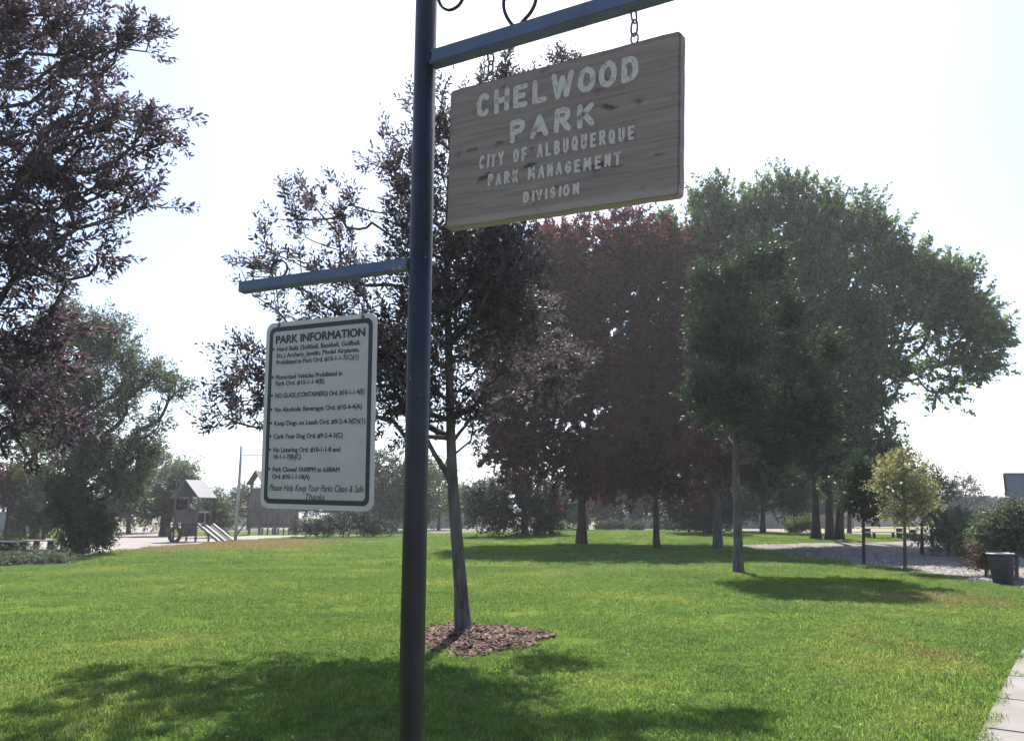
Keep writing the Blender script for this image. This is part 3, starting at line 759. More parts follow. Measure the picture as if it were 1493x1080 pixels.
simple('shrub', 'small green shrub between round shrub and reddish bush', 'shrub', 1419, 812, 795, [(1424, 785, 16, 14), (1412, 796, 10, 10)], 110, 'bright', 93, 0.05, 0.13, 10, 0.4, Y=30)
simple('shrub', 'reddish-brown dry bush beside the dark bin', 'shrub', 1437, 836, 815, [(1440, 800, 16, 20), (1432, 822, 12, 12), (1452, 775, 12, 14)], 170, 'rust', 94, 0.04, 0.09, 9, 0.35, Y=21.8, spread=0.1, upb=0.6)
simple('small_tree', 'olive-grey bushy tree under the basketball backboard', 'tree', 1482, 852, 800, [(1462, 768, 22, 14), (1490, 760, 20, 14), (1450, 780, 16, 12), (1488, 785, 26, 16), (1470, 798, 20, 10)], 420, 'willow', 95, 0.06, 0.10, 11, 0.4, Y=20.5, spread=0.12, bark='bark')

# --- left side
simple('willow_tree', 'grey-green loose-crowned tree left of the gravel path', 'tree', 118, 806, 600, [(105, 480, 55, 32), (150, 510, 60, 45), (185, 560, 45, 40), (225, 550, 40, 28), (250, 575, 28, 18), (110, 580, 70, 70), (150, 650, 70, 60), (205, 650, 40, 30), (180, 700, 55, 45), (100, 700, 50, 60), (225, 620, 25, 20), (60, 560, 50, 70)],
       1150, 'willow', 101, 0.32, 0.22, 12, 0.7, shoots=3, twigs=True, lw=0.36, limb=0.03, spread=0.2)
simple('shrub', 'dark green bush growing to the ground at the willow trunk', 'shrub', 128, 806, 770, [(125, 755, 32, 34), (145, 775, 24, 24), (110, 785, 26, 18), (100, 740, 24, 30)], 420, 'green_dark', 102, 0.08, 0.13, 12, 0.5, dY=-1.0, spread=0.12)
simple('broadleaf_tree', 'bright green crown showing through the purple leaves at left', 'tree', 50, 786, 520, [(60, 500, 50, 28), (90, 470, 50, 22), (30, 560, 60, 60), (50, 640, 60, 60)], 420, 'bright', 103, 0.3, 0.26, 12, 0.9, dY=0, spread=0.3)
simple('distant_tree', 'small round dark tree behind the park bench at left', 'tree', 63, 787, 765, [(63, 757, 20, 14), (50, 748, 14, 10), (76, 750, 12, 10)], 130, 'green_dark', 104, 0.12, 0.28, 10, 0.8)
simple('distant_tree', 'leafy tree with two-forked trunk in front of the grey wall', 'tree', 16, 777, 720, [(20, 715, 40, 25), (-10, 720, 40, 25)], 240, 'copper', 105, 0.45, 0.35, 10, 1.2, Y=62)
simple('distant_tree', 'second trunk beside the forked tree at the grey wall', 'tree', 31, 777, 730, [(45, 715, 30, 20)], 100, 'green_dark', 106, 0.35, 0.35, 10, 1.2, Y=62.5)
simple('distant_tree', 'grey-green tree at the far end of the gravel path', 'tree', 188, 774, 700, [(190, 715, 35, 30), (200, 745, 30, 18), (168, 740, 24, 24)], 300, 'willow', 107, 0.2, 0.3, 10, 1.2, Y=72)
simple('distant_tree', 'dark rounded tree behind the play tower', 'tree', 239, 777, 715, [(238, 735, 26, 22), (255, 725, 22, 16), (225, 742, 18, 12), (262, 740, 16, 14)], 260, 'conifer', 108, 0.3, 0.28, 12, 1.1, Y=64)
simple('distant_tree', 'pale olive airy tree above the play tower roof', 'tree', 246, 772, 690, [(248, 695, 28, 20), (232, 675, 18, 12), (270, 690, 14, 12)], 170, 'willow', 109, 0.2, 0.34, 9, 1.3, Y=80, twigs=True)
simple('distant_tree', 'whitish-leaved bush right of the play tower', 'shrub', 313, 776, 745, [(315, 745, 16, 18), (305, 735, 12, 10), (320, 762, 14, 10)], 150, 'willow', 110, 0.12, 0.24, 10, 0.8, Y=60)
simple('distant_tree', 'blue-grey far tree right of the steel pole', 'tree', 362, 770, 710, [(355, 735, 18, 26), (335, 745, 14, 14), (380, 730, 16, 22)], 220, 'green_dark', 111, 0.2, 0.3, 10, 1.2, Y=95)
simple('distant_tree', 'far dark trees low behind the wooden play fort', 'tree', 425, 772, 715, [(420, 735, 24, 20), (455, 728, 24, 22), (500, 730, 30, 26)], 300, 'green_dark', 112, 0.2, 0.32, 10, 1.2, Y=88)

for i, (px, py, Y, cy, rx, ry, m) in enumerate(((575, 774, 84, 735, 40, 26, 'conifer'), (660, 771, 110, 735, 22, 24, 'willow'), (705, 772, 105, 730, 26, 26, 'green_dark'), (815, 773, 86, 735, 30, 28, 'green_dark'),
        (855, 772, 92, 728, 30, 30, 'conifer'), (960, 772, 90, 725, 34, 30, 'conifer'), (1062, 774, 84, 722, 34, 34, 'green_dark'), (1125, 774, 118, 738, 36, 18, 'willow'), (1182, 774, 112, 732, 36, 24, 'conifer'), (1285, 776, 122, 742, 30, 18, 'green_dark'))):
    simple('distant_tree', ['dark squat tree behind the juniper mound and post', 'small pale tree beside the far tan house', 'dark far tree over the far road near the slim pole', 'dark far tree just left of the thick copper trunk',
            'dark far tree directly behind the thick copper trunk', 'dark far tree directly behind the thinner copper trunk', 'dark far tree directly behind the shade tree trunk', 'low pale tree over the tan board fence',
            'dark far tree just left of the three cottonwood trunks', 'low dark tree above the dry field behind the tables'][i], 'tree', px, py, cy + 10, [(px, cy, rx, ry), (px - rx * .6, cy + 10, rx * .6, ry * .6), (px + rx * .6, cy + 8, rx * .6, ry * .6)], 260, m, 140 + i, 0.25, 0.38, 12, 1.3, Y=Y, shoots=4, spread=0.5)

def juniper(label, blobs, Y, n, m, seed, ls=0.14, sl=0.6):
    c = at(blobs[0][0], 780, Y); b = Vector((c.x, Y, float(height(c.x, Y)) - 0.02))
    tree('juniper_bush', label, 'shrub', b, [b + Vector((0, 0, 0.25)), b + Vector((0.1, 0, 0.5))], 0.07, blobs, n, m, seed, Y=Y, shoots=4, kleaf=12, lsize=ls, lw=0.4, slen=sl,
         upb=0.15, bark='barkd', limb_w=0.02, spread=0.2, sides=4, twigs=False, minz=0.0, shell=0.4)
juniper('spreading dark juniper mound behind the lawn, right of the play fort', [(500, 768, 55, 11), (460, 770, 35, 8), (545, 770, 35, 8), (515, 758, 40, 8)], 56, 420, 'conifer', 121)
juniper('leafy green bush mound along the lawn edge at far left', [(40, 820, 55, 5), (85, 817, 25, 4), (5, 823, 25, 5)], 27, 380, 'willow', 122, 0.07, 0.10)
juniper('dark clipped bush at the left frame edge beside the bench', [(10, 800, 22, 11), (-10, 800, 22, 12)], 34, 200, 'green_dark', 123, 0.09, 0.3)
juniper('low pale shrub against the board fence right of the shade tree trunk', [(1160, 770, 12, 8), (1172, 764, 8, 7)], 62, 90, 'bright', 124, 0.18, 0.5)
juniper('low dark shrub between the thick and thin red tree trunks, by the far road', [(890, 769, 20, 5), (925, 768, 16, 5)], 78, 130, 'green_dark', 126, 0.25, 0.5)
juniper('low dark shrub right of the thinner red tree trunk, by the far road', [(985, 768, 20, 5), (1010, 767, 14, 5)], 79, 120, 'conifer', 127, 0.25, 0.5)
juniper('pale bushy shrub below the copper tree, by the far road', [(810, 770, 16, 6), (800, 762, 10, 6)], 74, 90, 'willow', 125, 0.22, 0.5)

# scrub covering the dark hill: nobody could count it
def scrub():
    r = np.random.default_rng(5); n = 26000
    x = r.uniform(66, 122, n); zt = np.interp(x, [40, 70, 84, 92, 104, 125], [3, 3.6, 4.3, 3.7, 2.4, 3]); 
    q = r.uniform(0.02, 0.62, n); y = 150 + (q - 0.5) * 50
    z = zt * np.sin(np.clip(q, 0, 1) * math.pi) ** 0.9 * 1.0 + r.uniform(-0.1, 0.9, n) * (0.5 + 0.5 * np.sin(x * 1.7 + y * 0.6))
    pos = np.stack([x, y, z], 1); ax = unit(r.normal(size=(n, 3)) + [0, 0, 0.4]); nr = r.normal(size=(n, 3))
    ll = r.uniform(0.3, 0.8, n)
    tag(link('scrub_cover', leaf_mesh('scrub_cover', pos, ax, nr, ll, ll * 0.7, r), M['hillveg']), 'dark bushy growth covering the hill at right', 'scrub', kind='stuff')
scrub()

# ------------------------------------------------------------------ mulch ring
mc = Vector((b1.x, 0, 0)); mcx, mcy = -0.46, 10.9
def ringr(a): return 1.0 + 0.12 * math.sin(3 * a + 1) + 0.08 * math.sin(7 * a)
mb = MB(); nn_ = 40
ring = [(mcx + 0.70 * ringr(t) * math.cos(t), mcy + 1.05 * ringr(t) * math.sin(t), 0.008) for t in [2 * math.pi * k / nn_ for k in range(nn_)]]
mb.v = [(mcx, mcy, 0.11)] + [(mcx + (x - mcx) * 0.5, mcy + (y - mcy) * 0.5, 0.08) for x, y, z in ring] + ring
for k in range(nn_):
    k2 = (k + 1) % nn_
    mb.f.append((0, 1 + k, 1 + k2)); mb.f.append((1 + k, 1 + nn_ + k, 1 + nn_ + k2, 1 + k2))
tag(mb.build('mulch_bed', M['mulchbed'], smooth=True), kind='structure')
def chips(name, cx, cy, rx, ry, n, smin, smax, z0, m, label, seed, edge=1.1):
    r = np.random.default_rng(seed); a = r.uniform(0, 6.28, n); q = np.sqrt(r.uniform(0, 1, n)) * edge + np.abs(r.normal(0, 0.10, n))
    rr = np.array([ringr(t) for t in a])
    x = cx + np.cos(a) * q * rx * rr; y = cy + np.sin(a) * q * ry * rr
    z = z0 * np.clip(1 - q, 0, 1) + 0.02
    ax = unit(np.stack([r.normal(size=n), r.normal(size=n), r.normal(0, 0.35, n)], 1)); up = unit(np.array([0, 0, 1]) + r.normal(0, 0.35, (n, 3)))
    sd = unit(np.cross(ax, up)); up = np.cross(sd, ax)
    l = r.uniform(smin, smax, n)[:, None]; w = l * r.uniform(0.25, 0.6, n)[:, None]; h = l * 0.12
    p = np.stack([x, y, z], 1) - ax * l / 2
    c = [p - sd * w / 2, p + sd * w / 2, p + ax * l + sd * w / 2, p + ax * l - sd * w / 2]
    V = np.stack([*[k - up * h for k in c], *[k + up * h for k in c]], 1).reshape(-1, 3)
    b = np.arange(n)[:, None] * 8
    fs = [b + np.array([[4, 5, 6, 7]]), b + np.array([[0, 1, 5, 4]]), b + np.array([[1, 2, 6, 5]]), b + np.array([[2, 3, 7, 6]]), b + np.array([[3, 0, 4, 7]])]
    return tag(link(name, np_mesh(name, V, fs), m), label, 'mulch', kind='stuff')
chips('mulch', mcx, mcy, 0.70, 1.05, 4800, 0.02, 0.10, 0.10, M['mulch'], 'brown bark mulch ringed round the young tree trunk', 5)

# ------------------------------------------------------------------ loose stones on gravel edge
def stones():
    r = np.random.default_rng(9); n = 9000
    x = 11.4 + np.abs(r.normal(0, 1.6, n)); y = r.uniform(17, 44, n)
    s = r.uniform(0.02, 0.06, n)
    V = []; base = np.array([[1, 0, 0], [0, 1, 0], [-1, 0, 0], [0, -1, 0], [0, 0, 0.8], [0, 0, -0.3]])
    rot = r.uniform(0, 6.28, n); c, si = np.cos(rot), np.sin(rot)
    B = base[None] * s[:, None, None] * r.uniform(0.6, 1.3, (n, 6, 1))
    X = B[..., 0] * c[:, None] - B[..., 1] * si[:, None] + x[:, None]; Yy = B[..., 0] * si[:, None] + B[..., 1] * c[:, None] + y[:, None]
    Z = B[..., 2] + height(x, y)[:, None] - 0.01
    V = np.stack([X, Yy, Z], 2).reshape(-1, 3); b = np.arange(n)[:, None] * 6
    fs = [b + np.array([[i, (i + 1) % 4, 4]]) for i in range(4)]
    tag(link('gravel_stones', np_mesh('gravel_stones', V, fs), M['stone']), 'loose pale stones along the gravel edge right of the lawn', 'gravel', kind='stuff')
stones()

# ------------------------------------------------------------------ grass: instanced tufts on the lawn
def blade_patch(name, n, rad, hmin, hmax, w, seed):
    r = np.random.default_rng(seed)
    a = r.uniform(0, 6.28, n); q = np.sqrt(r.uniform(0, 1, n)) * rad
    x, y = np.cos(a) * q, np.sin(a) * q
    h = r.uniform(hmin, hmax, n); t = r.uniform(0, 6.28, n); lean = r.uniform(0.2, 1.3, n); ld = r.uniform(0, 6.28, n)
    sx, sy = np.cos(t) * w / 2, np.sin(t) * w / 2
    mx, my = x + np.cos(ld) * lean * h * 0.3, y + np.sin(ld) * lean * h * 0.3
    tx, ty = x + np.cos(ld) * lean * h, y + np.sin(ld) * lean * h
    z0 = np.full(n, -0.01)
    V = np.stack([np.stack([x - sx, y - sy, z0], 1), np.stack([x + sx, y + sy, z0], 1), np.stack([mx + sx * .9, my + sy * .9, h * 0.6], 1), np.stack([mx - sx * .9, my - sy * .9, h * 0.6], 1),
                  np.stack([tx, ty, h * (1 - 0.25 * lean)], 1)], 1).reshape(-1, 3)
    b = np.arange(n)[:, None] * 5
    me = np_mesh(name, V, [b + np.array([[0, 1, 2, 3]]), b + np.array([[3, 2, 4]])])
    me.materials.append(M['blade'])
    return bpy.data.objects.new(name, me)
gcol = bpy.data.collections.new('blade_patches')
for i in range(4): gcol.objects.link(blade_patch('blade_patch', 460, 0.26, 0.018, 0.042, 0.006, 50 + i))
gcol.objects.link(blade_patch('blade_patch', 170, 0.24, 0.035, 0.085, 0.006, 60))
def grass():
    r = np.random.default_rng(77); P_ = []
    for (ya, yb, sp, sc_) in ((4.6, 12, 0.20, 1.0), (12, 26, 0.30, 1.15), (26, 62, 0.62, 1.9)):
        wmax = 0.78 * yb + 1.5
        n = int((2 * wmax) * (yb - ya) / sp ** 2)
        x = r.uniform(-wmax, wmax, n); y = r.uniform(ya, yb, n)
        k = (np.abs(x) < 0.74 * y + 1.2) & inpoly(x, y, LAWN)
        # keep the mulch ring and the sidewalk clear
        k &= (((x - mcx) / 0.86) ** 2 + ((y - mcy) / 1.12) ** 2 > r.uniform(0.62, 1.1, len(x)))
        st = (x - WA.x) * wn.x + (y - WA.y) * wn.y
        k &= ~((st > r.uniform(-0.16, 0.03, len(x))) & (y < 18))
        x, y = x[k], y[k]
        st = (x - WA.x) * wn.x + (y - WA.y) * wn.y
        P_.append(np.stack([x, y, height(x, y) + np.where((st > -0.3) & (y < 17), 0.022, 0.0), np.full(len(x), sc_) * r.uniform(0.75, 1.2, len(x))], 1))
    P_ = np.concatenate(P_)
    me = bpy.data.meshes.new('grass'); me.vertices.add(len(P_)); me.vertices.foreach_set('co', P_[:, :3].astype(np.float32).ravel())
    at_ = me.attributes.new('sc', 'FLOAT', 'POINT'); at_.data.foreach_set('value', P_[:, 3].astype(np.float32))
    rt = me.attributes.new('rz', 'FLOAT', 'POINT'); rt.data.foreach_set('value', r.uniform(0, 6.28, len(P_)).astype(np.float32))
    o = link('grass', me, M['blade'])
    ng = bpy.data.node_groups.new('scatter_blades', 'GeometryNodeTree')
    ng.interface.new_socket('Geometry', in_out='INPUT', socket_type='NodeSocketGeometry')
    ng.interface.new_socket('Geometry', in_out='OUTPUT', socket_type='NodeSocketGeometry')
    gi = ng.nodes.new('NodeGroupInput'); go = ng.nodes.new('NodeGroupOutput')
    ip = ng.nodes.new('GeometryNodeInstanceOnPoints'); ci = ng.nodes.new('GeometryNodeCollectionInfo')
    ci.inputs['Collection'].default_value = gcol; ci.inputs['Separate Children'].default_value = True; ci.inputs['Reset Children'].default_value = True
    ip.inputs['Pick Instance'].default_value = True
    na = ng.nodes.new('GeometryNodeInputNamedAttribute'); na.data_type = 'FLOAT'; na.inputs['Name'].default_value = 'sc'
    nr = ng.nodes.new('GeometryNodeInputNamedAttribute'); nr.data_type = 'FLOAT'; nr.inputs['Name'].default_value = 'rz'
    cx = ng.nodes.new('ShaderNodeCombineXYZ')
    L = ng.links.new
    L(gi.outputs[0], ip.inputs['Points']); L(ci.outputs[0], ip.inputs['Instance'])
    L(nr.outputs['Attribute'], cx.inputs['Z']); L(cx.outputs[0], ip.inputs['Rotation']); L(na.outputs['Attribute'], ip.inputs['Scale'])
    L(ip.outputs[0], go.inputs[0])
    md = o.modifiers.new('scatter', 'NODES'); md.node_group = ng
    tag(o, 'short green lawn grass with yellowing patches', 'grass', kind='stuff')
grass()
def litter():
    r = np.random.default_rng(31); n = 2600
    x = r.uniform(-9, 9, n); y = r.uniform(5.2, 22, n)
    k = inpoly(x, y, LAWN) & (np.abs(x) < .72 * y)
    # thicker under the young tree and in the worn patch
    x2 = np.concatenate([x[k], r.normal(-1.2, 2.2, 500), r.normal(8.4, 1.2, 260)]); y2 = np.concatenate([y[k], r.normal(8.0, 1.6, 500), r.normal(16, 1.8, 260)])
    n = len(x2); a = r.uniform(0, 6.28, n)
    pos = np.stack([x2, y2, height(x2, y2) + r.uniform(.02, .045, n)], 1); ax = np.stack([np.cos(a), np.sin(a), r.normal(0, .3, n)], 1); nr = np.array([0, 0, 1]) + r.normal(0, .4, (n, 3))
    ll = r.uniform(.015, .035, n)
    tag(link('fallen_leaves', leaf_mesh('fallen_leaves', pos, ax, nr, ll, ll * .5, r), M['litter']), 'small dry leaves scattered over the lawn', 'leaves', kind='stuff')
M['litter'] = mat('dry_leaf_litter', (0.16, 0.11, 0.06), (0.42, 0.38, 0.26), 2.0, 0.8, 0.2, trans=0.2, island=0.6)
litter()

# ------------------------------------------------------------------ sign post
PX, PY = -0.3075, 2.55
post = empty('sign_post', (PX, PY, 0), 0, 'dark blue painted steel pole with two side arms and wire scrolls', 'sign post')
mb = MB(); mb.tube([(0, 0, -0.3), (0, 0, 3.95)], 0.0385, 40); mb.build('pole', M['paint'], post, smooth=False)
pole = post.children[0]
for p in pole.data.polygons:
    if len(p.vertices) == 4: p.use_smooth = True
mb = MB(); mb.tube([(0, 0, 3.95), (0, 0, 3.98), (0, 0, 4.0)], [0.043, 0.04, 0.015], 24); mb.build('post_cap', M['paint'], post)
# upper arm: from pole towards the right and the viewer
ua = at(640, 88, 2.55) - Vector((PX, PY, 0)); 
ud_ = Vector((math.cos(R(28.5)), -math.sin(R(28.5)), 0))
tU = 1.25
zU0 = at(640, 88, 2.535).z; 
uend = at(965, -12, 2.535 - math.sin(R(28.5)) * 0.93)
ustart = Vector((PX + ud_.x * 0.03, PY + ud_.y * 0.03, zU0))
dirU = (uend - ustart).normalized()
uend = ustart + dirU * 1.25
off = Vector((PX, PY, 0))
mb = MB(); mb.bar(ustart - off, uend - off, 0.05, 0.052); mb.build('upper_arm', M['arm_flare_tint'], post, bevel=0.003)
ls = Vector((PX, PY, 0)) + Vector((-math.cos(R(24)), math.sin(R(24)), 0)) * 0.03
ls.z = at(597, 385, ls.y).z
le = at(352, 420, 2.55 + 0.285)
mb = MB(); mb.bar(ls - off, le - off, 0.038, 0.040); mb.build('lower_arm', M['arm_flare_tint'], post, bevel=0.003)
# welds
for p, r_ in ((ustart, 0.034), (ls, 0.028)):
    mb = MB(); d_ = (dirU if p is ustart else (le - ls).normalized())
    a = p - off + d_ * 0.004
    mb.tube([a - d_ * 0.006, a, a + d_ * 0.008, a + d_ * 0.014], [r_, r_ * 1.02, r_ * 0.95, r_ * 0.7], 12)
    mb.build('weld_bead', M['paint'], post, smooth=True)
# scrolls in the vertical plane of the arms
def armpt(s, z): return ustart + dirU * s + Vector((0, 0, z)) - off
def scroll(fn, n=60, rad=0.0062):
    mb = MB(); mb.tube([fn(k / n) for k in range(n + 1)], rad, 8)
    mb.build('scroll', M['paint'], post, smooth=True)
def spiral(cs, cz, r0_, r1_, a0, a1):
    return lambda t: armpt(cs + (r0_ + (r1_ - r0_) * t) * math.cos(a0 + (a1 - a0) * t), cz + (r0_ + (r1_ - r0_) * t) * math.sin(a0 + (a1 - a0) * t))
# big scroll next to the pole: bottom of its loop shows in the picture
def plane_s(px, py):
    """(s, z) of a pixel on the vertical plane of the upper arm"""
    o = Vector((0, 0, EYE)); d = at(px, py, 1.0) - o; nrm = Vector((dirU.y, -dirU.x, 0)).normalized()
    t = (ustart - o).dot(nrm) / d.dot(nrm); q = o + d * t - ustart
    hd = Vector((dirU.x, dirU.y, 0)); s = q.dot(hd.normalized()) / hd.length
    return s, q.z - dirU.z * s
def curve_through(pix, extra):
    pts = [plane_s(*p) for p in pix] + extra
    return pts
def smoothcurve(pts, sub=10):
    P_ = [Vector((a, b, 0)) for a, b in pts]; out = []
    for i in range(len(P_) - 1):
        p0 = P_[max(i - 1, 0)]; p1 = P_[i]; p2 = P_[i + 1]; p3 = P_[min(i + 2, len(P_) - 1)]
        for k in range(sub):
            t = k / sub
            out.append(0.5 * ((2 * p1) + (-p0 + p2) * t + (2 * p0 - 5 * p1 + 4 * p2 - p3) * t * t + (-p0 + 3 * p1 - 3 * p2 + p3) * t ** 3))
    out.append(P_[-1]); return out
def scroll_pts(pts):
    c = smoothcurve(pts); mb = MB(); mb.tube([armpt(p.x, p.y) for p in c], 0.0062, 8); mb.build('scroll', M['paint'], post, smooth=True)
a1_ = [plane_s(*p) for p in ((640, -70), (636, -35), (638, -8), (643, 8), (655, 15), (668, 9), (676, -4), (680, -20), (674, -36), (662, -38), (656, -28))]
scroll_pts(a1_)
a2_ = [plane_s(*p) for p in ((748, 38), (740, 27), (735, 14), (735, 0), (741, -16), (752, -28), (764, -26), (768, -14))]
scroll_pts(a2_)
a3_ = [plane_s(*p) for p in ((753, 44), (762, 32), (774, 18), (781, 2), (781, -16), (772, -40), (740, -75), (700, -95), (660, -98), (641, -88))]
scroll_pts(a3_)
# small scroll over the lower arm
dirL = (le - ls).normalized()
def armL(s, z): return ls + dirL * s + Vector((0, 0, z)) - off
mb = MB(); n_ = 40; Ll = (le - ls).length
mb.tube([armL(Ll * 0.77 + (0.032 + 0.006 * t) * math.cos(-1.2 + 5.4 * t), 0.052 + (0.034) * math.sin(-1.2 + 5.4 * t)) for t in [k / n_ for k in range(n_ + 1)]], 0.004, 8)
mb.build('scroll', M['paint'], post, smooth=True)

# ------------------------------------------------------------------ wooden sign
def sign_matrix(c, yaw, tilt, roll):
    return Matrix.Translation(c) @ Matrix.Rotation(yaw, 4, 'Z') @ Matrix.Rotation(tilt, 4, 'X') @ Matrix.Rotation(roll, 4, 'Y')
WMX = sign_matrix((0.1306, 2.307, 2.7665), -0.5707, 0.0709, 0.0767)
sw = empty('wooden_sign', (0, 0, 0), 0, 'weathered brown wooden plank sign reading CHELWOOD PARK in worn white letters', 'sign'); sw.matrix_world = WMX
W_, H_, T_ = 0.8293, 0.485, 0.042
bm = bmesh.new()
nx, nz = 34, 20
def outline_jit(x, z):
    return 0.0006 * math.sin(x * 61 + z * 17) + 0.0006 * math.sin(x * 143 + 2)
mb = MB(); mb.box(-W_ / 2, W_ / 2, 0, T_, -H_ / 2, H_ / 2)
me = mb.mesh('board')
bm.from_mesh(me)
bmesh.ops.subdivide_edges(bm, edges=bm.edges[:], cuts=14, use_grid_fill=True)
for v in bm.verts:
    x, y, z = v.co
    if abs(abs(z) - H_ / 2) < 1e-4: v.co.z += outline_jit(x, z) * 1.3
    if abs(abs(x) - W_ / 2) < 1e-4: v.co.x += outline_jit(z, x)
es = [e for e in bm.edges if e.calc_face_angle(0) > 1.0]
bmesh.ops.bevel(bm, geom=es, offset=0.005, segments=2, affect='EDGES')
bm.to_mesh(me); bm.free()
link('board', me, M['plank'], sw)

# rounded stroke letters, raised slightly as thick worn paint
A_ = lambda cx, cy, rx, ry, a0, a1, n=10: [(cx + rx * math.cos(R(a0 + (a1 - a0) * k / n)), cy + ry * math.sin(R(a0 + (a1 - a0) * k / n))) for k in range(n + 1)]
G_ = {
 'C': [A_(.5, .5, .45, .5, 50, 310, 14)], 'H': [[(.05, 0), (.05, 1)], [(.95, 0), (.95, 1)], [(.05, .5), (.95, .5)]],
 'E': [[(.9, 1), (.1, 1), (.1, 0), (.9, 0)], [(.1, .52), (.75, .52)]], 'L': [[(.1, 1), (.1, 0), (.9, 0)]],
 'W': [[(0, 1), (.25, 0), (.5, .85), (.75, 0), (1, 1)]], 'O': [A_(.5, .5, .48, .5, 0, 360, 20)],
 'D': [[(.1, 0), (.1, 1)] + [(.4, 1)] + A_(.42, .5, .5, .5, 90, -90, 10) + [(.1, 0)]],
 'P': [[(.1, 0), (.1, 1), (.5, 1)] + A_(.55, .73, .38, .27, 90, -90, 8) + [(.1, .46)]],
 'A': [[(0, 0), (.5, 1), (1, 0)], [(.2, .33), (.8, .33)]],
 'R': [[(.1, 0), (.1, 1), (.5, 1)] + A_(.55, .75, .38, .25, 90, -90, 8) + [(.1, .5)], [(.45, .5), (.95, 0)]],
 'K': [[(.1, 0), (.1, 1)], [(.9, 1), (.1, .42)], [(.38, .6), (.95, 0)]],
 'I': [[(.5, 0), (.5, 1)]], 'T': [[(0, 1), (1, 1)], [(.5, 1), (.5, 0)]], 'Y': [[(0, 1), (.5, .5), (1, 1)], [(.5, .5), (.5, 0)]],
 'F': [[(.1, 0), (.1, 1), (.9, 1)], [(.1, .5), (.75, .5)]],
 'B': [[(.1, 0), (.1, 1), (.5, 1)] + A_(.52, .76, .34, .24, 90, -90, 6) + [(.15, .52)], [(.5, .52)] + A_(.54, .26, .38, .26, 90, -90, 6) + [(.1, 0)]],
 'U': [[(.08, 1), (.08, .35)] + A_(.5, .35, .42, .35, 180, 360, 8) + [(.92, 1)]],
 'Q': [A_(.5, .5, .46, .5, 0, 360, 18), [(.55, .3), (.95, -.05)]],
 'M': [[(.02, 0), (.08, 1), (.5, .3), (.92, 1), (.98, 0)]], 'N': [[(.08, 0), (.08, 1), (.92, 0), (.92, 1)]],
 'G': [A_(.5, .5, .45, .5, 50, 300, 14) + [(.92, .12), (.92, .48), (.55, .48)]],
 'V': [[(0, 1), (.5, 0), (1, 1)]],
 'S': [A_(.5, .75, .38, .25, 20, 250, 9) + A_(.5, .25, .4, .25, 80, -160, 9)],
}
def stroke_mesh(ch, w, h, sw_, seed):
    r = random.Random(seed); mb = MB()
    for st in G_[ch]:
        pts = [Vector((x * w + r.uniform(-1, 1) * sw_ * 0.06, 0, y * h + r.uniform(-1, 1) * sw_ * 0.06)) for x, y in st]
        closed = (pts[0] - pts[-1]).length < sw_ * 0.4 and len(pts) > 6
        # flat ribbon with rounded ends
        for i in range(len(pts) - 1):
            a, b = pts[i], pts[i + 1]; d = (b - a)
            if d.length < 1e-6: continue
            d.normalize(); n_ = Vector((-d.z, 0, d.x)) * sw_ / 2
            y0 = -0.0012 - 0.00004 * len(mb.f) % 0.0006
            base = len(mb.v)
            ringp = [a + n_ * math.cos(t) - d * (sw_ / 2) * math.sin(t) for t in [math.pi * k / 6 for k in range(7)]]
            ringp += [b - n_ * math.cos(t) + d * (sw_ / 2) * math.sin(t) for t in [math.pi * k / 6 for k in range(7)]]
            for p in ringp: mb.v.append((p.x, y0 - 0.00003 * i, p.z))
            for p in ringp: mb.v.append((p.x, 0.0012, p.z))
            m_ = len(ringp)
            mb.f.append(tuple(base + k for k in range(m_)))
            for k in range(m_):
                mb.f.append((base + k, base + m_ + k, base + m_ + (k + 1) % m_, base + (k + 1) % m_))
    return mb
def letters(text, x0, x1, z0, z1, h, sw_, fill=0.74, narrow='I', seed=1):
    """text spread between x0..x1 on the board, baselines z0..z1"""
    adv = []; 
    for ch in text:
        adv.append({' ': 0.85, 'I': 0.42, 'W': 1.3, 'M': 1.2}.get(ch, 1.0))
    tot = sum(adv) - (1 - fill) * adv[-1]; u = (x1 - x0) / tot; x = x0
    r = random.Random(seed)
    for ch, a in zip(text, adv):
        if ch != ' ':
            w = u * a * fill; t = (x - x0) / (x1 - x0); hh = h * r.uniform(0.96, 1.04)
            w2 = w - sw_ if ch != 'I' else w
            mb = stroke_mesh(ch, max(w2, 0.001), hh - sw_, sw_, seed * 100 + int(x * 1e4))
            o = mb.build('letter', M['letter'], sw)
            o.location = (x + (sw_ / 2 if ch != 'I' else 0), -0.0008, z0 + (z1 - z0) * t + sw_ / 2 + r.uniform(-0.001, 0.001))
            o.rotation_euler = (0, R(r.uniform(-1.5, 1.5)), 0)
        x += u * a
letters('CHELWOOD', -0.303, 0.290, 0.121, 0.122, 0.083, 0.0185, 0.88, seed=3)
letters('PARK', -0.168, 0.146, 0.010, 0.011, 0.078, 0.0185, 0.80, seed=4)
letters('CITY OF ALBUQUERQUE', -0.283, 0.277, -0.057, -0.056, 0.045, 0.0085, 0.74, seed=5)
letters('PARK MANAGEMENT', -0.247, 0.234, -0.121, -0.127, 0.041, 0.0085, 0.74, seed=6)
letters('DIVISION', -0.108, 0.097, -0.195, -0.195, 0.037, 0.0085, 0.72, seed=7)
